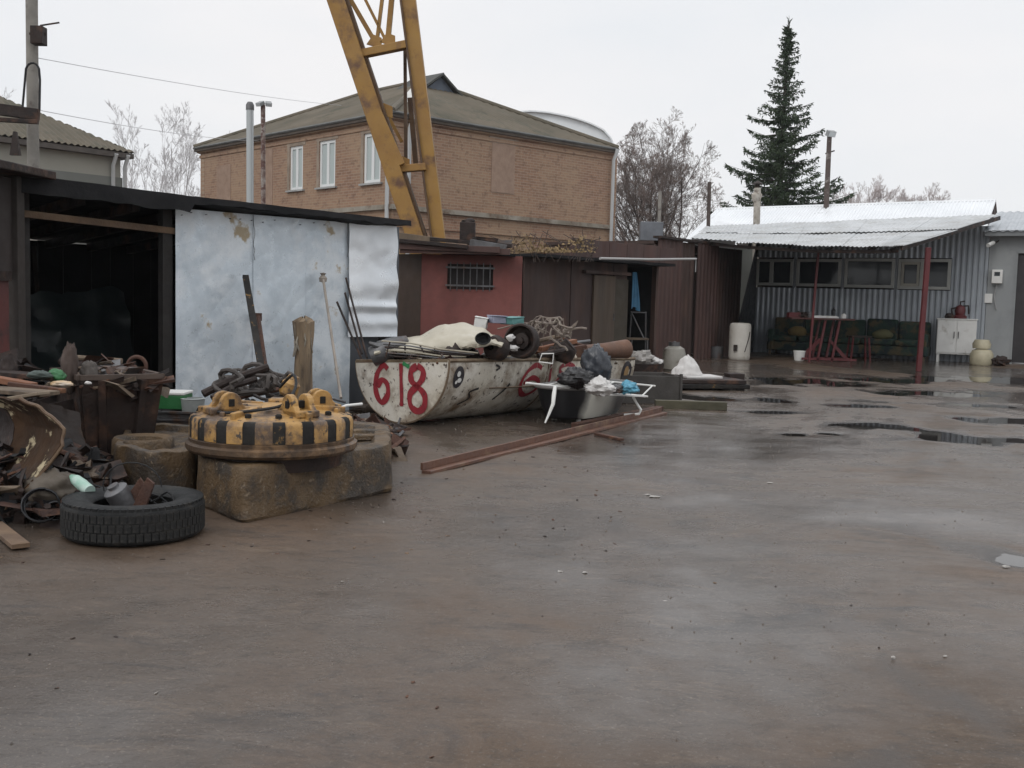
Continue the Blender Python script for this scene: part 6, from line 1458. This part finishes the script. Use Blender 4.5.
# ================================================================== LEFT SCRAP
# dark bucket skip
def hopper():
    Z=9.6; T=thing('scrap_skip','dark brown steel hopper skip heaped with scrap in front of the open shed','skip',at(110,9.6))
    a=P(162,376,8.9); b=P(80,384,8.5); zt=a.z; 
    A=V((a.x,a.y,zt)); B=V((b.x,b.y,zt)); d=(A-B).normalized(); n_=V((0,0,1)).cross(d); D=.75
    Cn=A+n_*D; Dn=B+n_*D
    def low(p,s_): 
        cc=(A+B+Cn+Dn)/4; q=cc+(p-cc)*s_; return V((q.x,q.y,.06))
    bot=[low(p,.74) for p in(B,A,Cn,Dn)]; tp=[B,A,Cn,Dn]
    for i in range(4):
        j=(i+1)%4; m=MB(); m.surf(lambda u,v:(tp[i].lerp(tp[j],u)).lerp(bot[i].lerp(bot[j],u),v)+V((0,0,0))+n_*.01*fbm(V((u*3,v*3,i)),3),8,8,.015); m.build('side_plate',DRUST,T)
    m=MB(); m.add(bot+[p-V((0,0,.02)) for p in bot],[(0,1,2,3),(7,6,5,4),(0,4,5,1),(1,5,6,2),(2,6,7,3),(3,7,4,0)]); m.build('floor_plate',DRUST,T)
    m=MB(); 
    for i in range(4): m.beam(tp[i],tp[(i+1)%4],.04,.035)
    m.build('rim',mat('skip_rim',(.09,.062,.048),None,5,.6),T)
    for f in (.25,.75): m=MB(); m.beam(B.lerp(A,f)-n_*.02+V((0,0,-.02)),bot[0].lerp(bot[1],f)-n_*.02,.05,.04); m.build('stiffener',DRUST,T)
    for p in bot: m=MB(); m.box(p.x-.06,p.x+.06,p.y-.06,p.y+.06,0,.04); m.build('foot',DRUST,T)
    # contents
    rg=random.Random(9); m=MB(); cc=(A+B+Cn+Dn)/4
    for i in range(260):
        u,v=rg.random(),rg.random(); p=B.lerp(A,u).lerp(Dn.lerp(Cn,u),v); p=cc+(p-cc)*.92; p.z=zt-.06+.14*math.sin(math.pi*v)*math.sin(math.pi*u)*rg.random(); L_=rg.uniform(.06,.35); dd=V((rg.gauss(0,1),rg.gauss(0,1),rg.gauss(0,.25))).normalized(); mi=rg.randrange(4)
        if rg.random()<.5: m.tube([p-dd*L_/2,p+dd*L_/2],rg.uniform(.008,.02),5,mi=mi)
        else: m.box(-L_/2,L_/2,-L_*.25,L_*.25,-.004,.006,TR(p)@Matrix.Rotation(rg.uniform(-1,1),4,V((rg.gauss(0,1),rg.gauss(0,1),1))),mi=mi,j=.02)
    stuff(m.build('loose_scrap',[RUST,DRUST,STEEL,WOOD],org=cc),'rusty scrap heaped in the dark hopper skip','scrap')
    for i,(x0,y0,x1,y1,Z_,r,mm,lb,nm) in enumerate(((70,357,122,361,9.6,.02,WOOD,'long stick lying across the top of the dark hopper skip','stick'),(100,366,150,376,9.3,.018,ORANGE,'orange rust bar along the hopper skip rim','bar'),(84,372,60,360,9.2,.03,DRUST,'dark stub pipe at the left of the hopper skip','pipe'))):
        m=MB(); m.tube([P(x0,y0,Z_),P(x1,y1,Z_)],r,8); tag(m.build(nm,mm,smooth=True),lb,nm)
    m=MB(); c=P(137,366,9.5); m.tube([c+V((.07*math.cos(R(a)),.0,.07*math.sin(R(a)))) for a in range(-20,220,20)],.016,8); tag(m.build('hook_ring',RUST,smooth=True),'rusty hook ring standing on the hopper scrap','ring')
    return zt
hopper()
# rusty curved peeling tank at far left
PEEL=mat('peeling_white_rust',(.065,.036,.020),(.032,.020,.014),4,.8,0,.4,22,(.42,.35,.23),4.2,.56,.02,spec=.15)
def drum_():
    T=thing('rusty_tank','cut rusty tank with peeling white paint at the left edge','tank',at(15,6.9))
    outer=[(20,398),(38,407),(54,418),(65,430),(62,446),(50,463),(36,480),(20,496),(2,511),(-22,523)]
    inner=[(-30,396),(-8,400),(8,410),(16,424),(14,442),(4,460),(-8,476),(-24,490),(-40,500),(-60,508)]
    def fo(u,v):
        a=cv(outer,u); b_=cv(inner,u); x=a[0]+(b_[0]-a[0])*v; y=a[1]+(b_[1]-a[1])*v
        Z=6.75+.55*math.sin(v*math.pi/2)+.25*(1-u); return P(x,y,Z)+V((.012,.0,.012))*fbm(V((u*7,v*4,2)),3)
    m=MB(); m.surf(fo,46,16,.012); m.build('shell',PEEL,T,smooth=True)
    def fi(u,v):
        a=cv(inner,u); x=a[0]-50*v; y=a[1]+6*v; return P(x,y,7.3+.5*v+.25*(1-u))
    m=MB(); m.surf(fi,30,4,.01); m.build('inner_wall',DRUST,T,smooth=True)
    m=MB(); m.tube([fo(i/40,0) for i in range(41)],.010,6); m.build('rim',mat('rim_peel',(.15,.095,.05),(.09,.05,.03),9,.6,0,.3,30,(.36,.31,.24),7,.60,.03),T,smooth=True)
drum_()
mound('dark jumble of rusty scrap filling the left edge of the yard',-60,112,6.75,9.4,.36,1700,12,[DRUST,DRUST,BLACK,RUST,TARP,DRUST,WOOD])
mound('dark scrap stacked behind the rusty tank up to the partition',-70,80,8.8,10.6,.72,900,14,[DRUST,BLACK,DRUST,RUST,TARP])
def bulk():
    q=MB(); a,b,c_,d=P(40,402,8.2),P(84,412,8.3),P(92,470,7.9),P(56,478,7.6); q.surf(lambda u,v:a.lerp(b,u).lerp(d.lerp(c_,u),v)+V((0,-.09*math.sin(v*2.6+u),0))+V((0,.05,0))*noise.noise(V((u*3,v*3,4))),20,20,.01)
    tag(q.build('bent_plate',mat('brown_black_plate',(.026,.017,.013),(.015,.011,.010),3,.75,0,.3,20,(.09,.05,.03),3.5,.60,spec=.3),smooth=True,ang=60),'large bent brown black steel plate between the rusty tank and the skip','plate')
    q=MB(); M=TR(at(58,8.9,.30))@rot('Z',25)@rot('Y',-12); 
    for x0,x1,y0,y1,z0,z1 in((-.32,.32,-.24,-.225,-.2,.2),(-.32,.32,.225,.24,-.2,.2),(-.32,-.305,-.225,.225,-.2,.2),(.305,.32,-.225,.225,-.2,.2),(-.32,.32,-.24,.24,-.22,-.2)): q.box(x0,x1,y0,y1,z0,z1,M)
    tag(q.build('steel_bin',DRUST,bevel=.004),'tilted dark open steel bin behind the bent plate','bin')
bulk()
items=[(-10,372,58,378,8.3,.16,.03,DRUST,'dark flat plate on the scrap at the left edge','steel_plate'),(-12,389,50,394,7.7,.20,.025,WOOD,'weathered board lying over the left scrap pile','board'),(0,400,44,393,7.5,.10,.02,mat('pale_board',(.27,.21,.15),None,4,.7),'pale narrow board below the weathered board','board'),(10,384,64,391,7.9,.05,.03,RUST,'rusty flat strip along the top of the left pile','strip'),(-10,378,34,386,8.0,.07,.04,ORANGE,'rust red beam end at the top left of the pile','beam')]
for x0,y0,x1,y1,Z_,w2,h2,mm,lb,nm in items:
    m=MB(); m.beam(P(x0,y0,Z_),P(x1,y1,Z_-.1),w2,h2); tag(m.build(nm,mm,bevel=.004),lb,nm.split('_')[-1])
for i,(x,y,Z_,r,mm,lb,nm) in enumerate(((70,368,8.6,(.055,.06,.17),mat('brown_hide',(.075,.052,.042),None,5,.8),'brown rounded casting standing left of the skip rim','casting'),(89,372,8.7,(.06,.06,.08),mat('grey_hide',(.10,.085,.075),None,5,.8),'grey brown lump on the skip corner','lump'),(56,376,8.2,(.06,.05,.045),GREENC,'green crumpled plastic on the left scrap pile','plastic'),(62,384,8.1,(.07,.04,.022),mat('orange_white',(.55,.36,.16),(.5,.45,.4),8,.6),'orange and white packet beside the green plastic','packet'),(88,383,8.3,(.022,.02,.012),SACKW,'tiny white scrap of paper on the pile by the skip','paper'),(53,490,6.9,(.15,.13,.11),mat('beige_canister',(.10,.08,.06),None,4,.7),'dull beige round canister half buried behind the tyre','canister'),(113,371,9.0,(.02,.02,.012),SACKW,'small white paper scrap on the hopper skip load','paper'),(40,375,8.1,(.08,.05,.03),mat('greenish_cloth',(.07,.09,.08),None,4,.8),'dull green cloth scrap on the left pile','cloth'),(8,372,8.4,(.06,.05,.12),DRUST,'dark upright casting near the red partition','casting'))):
    bag(nm,lb,P(x,y,Z_),r,mm,i*2.3,0,.22,nm)
m=MB(); a=P(76,480,6.75); b_=P(90,491,6.65); m.tube([a,a.lerp(b_,.5),a.lerp(b_,.55),b_],[.03,.034,.032,.032],12); m.tube([a+(a-b_)*.0,a+(a-b_).normalized()*.05],[.03,.012],10)
tag(m.build('plastic_bottle',mat('mint_plastic',(.22,.42,.32),(.45,.55,.5),10,.4),smooth=True),'mint green plastic bottle lying behind the tyre','bottle')
# wheel hub rings, cables near tyre
for i,(x,y,Z_,r,lb) in enumerate(((42,506,6.7,.09,'dark wire hoop on the ground left of the tyre'),(56,512,6.75,.05,'small dark hoop beside the tyre'))):
    c=P(x,y,Z_); M=aim(c,V((.3,-.8,.35))); m=MB()
    for j in range(3): m.tube([M@V((r*math.cos(R(a))*(1+.05*j),r*math.sin(R(a)),.02*j)) for a in range(40*j,290+40*j,20)],.006,6)
    tag(m.build('wire_hoop',NAVY,smooth=True),lb,'hoop')
m=MB(); 
for k in range(6):
    a=P(60+k*5,492+k*3,6.9); m.tube([a,a+V((.15,.02,.05+.01*k)),a+V((.35,.0,.0)),a+V((.5,-.05,.02))],.006,5)
tag(m.build('loose_cable',BLACK),'loose black cables trailing from the scrap to the tyre','cable')
a=G(-6,528); b_=G(21,550); m=MB(); m.beam(V((a.x,a.y,.02)),V((b_.x,b_.y,.02)),.085,.025); tag(m.build('plank',PLANK,bevel=.003),'short pale plank on the asphalt at the left edge','plank')
# debris around the tank foot
for i,(x,y,s_,lb) in enumerate(((372,412,.14,'brown wet clod under the left end of the half tank'),(352,408,.10,'dark rubble lump left of the half tank'),(392,418,.12,'rounded brown rubble lump beneath the tank end'),(340,402,.09,'small rubble lump by the magnet block'))):
    c=G(x,y); q=MB(); q.blob(c+V((0,0,s_*.3)),(s_*1.4,s_,s_*.7),14,9,.3,2.2,i,flat=-s_*.3); tag(q.build('rubble',mat('wet_rubble',(.08,.055,.04),(.05,.038,.03),5,.6,0,.5,20),smooth=True,ang=40),lb,'rubble')
# ================================================================== HAZE
m=MB(); m.box(-310,310,-110,320,-1,24); hz_=m.build('haze',simple('tmp_haze',(1,1,1)),org=(0,0,0))
hm=bpy.data.materials.new('mist'); hm.use_nodes=True; hn=hm.node_tree; hn.nodes.clear(); ho=hn.nodes.new('ShaderNodeOutputMaterial'); pv=hn.nodes.new('ShaderNodeVolumePrincipled')
pv.inputs['Color'].default_value=(.93,.95,.97,1); pv.inputs['Density'].default_value=.0004; pv.inputs['Anisotropy'].default_value=.3
hn.links.new(pv.outputs[0],ho.inputs['Volume']); hz_.data.materials.clear(); hz_.data.materials.append(hm); hz_['kind']='stuff'
for o in list(bpy.data.objects):
    if '_o' in o: del o['_o']
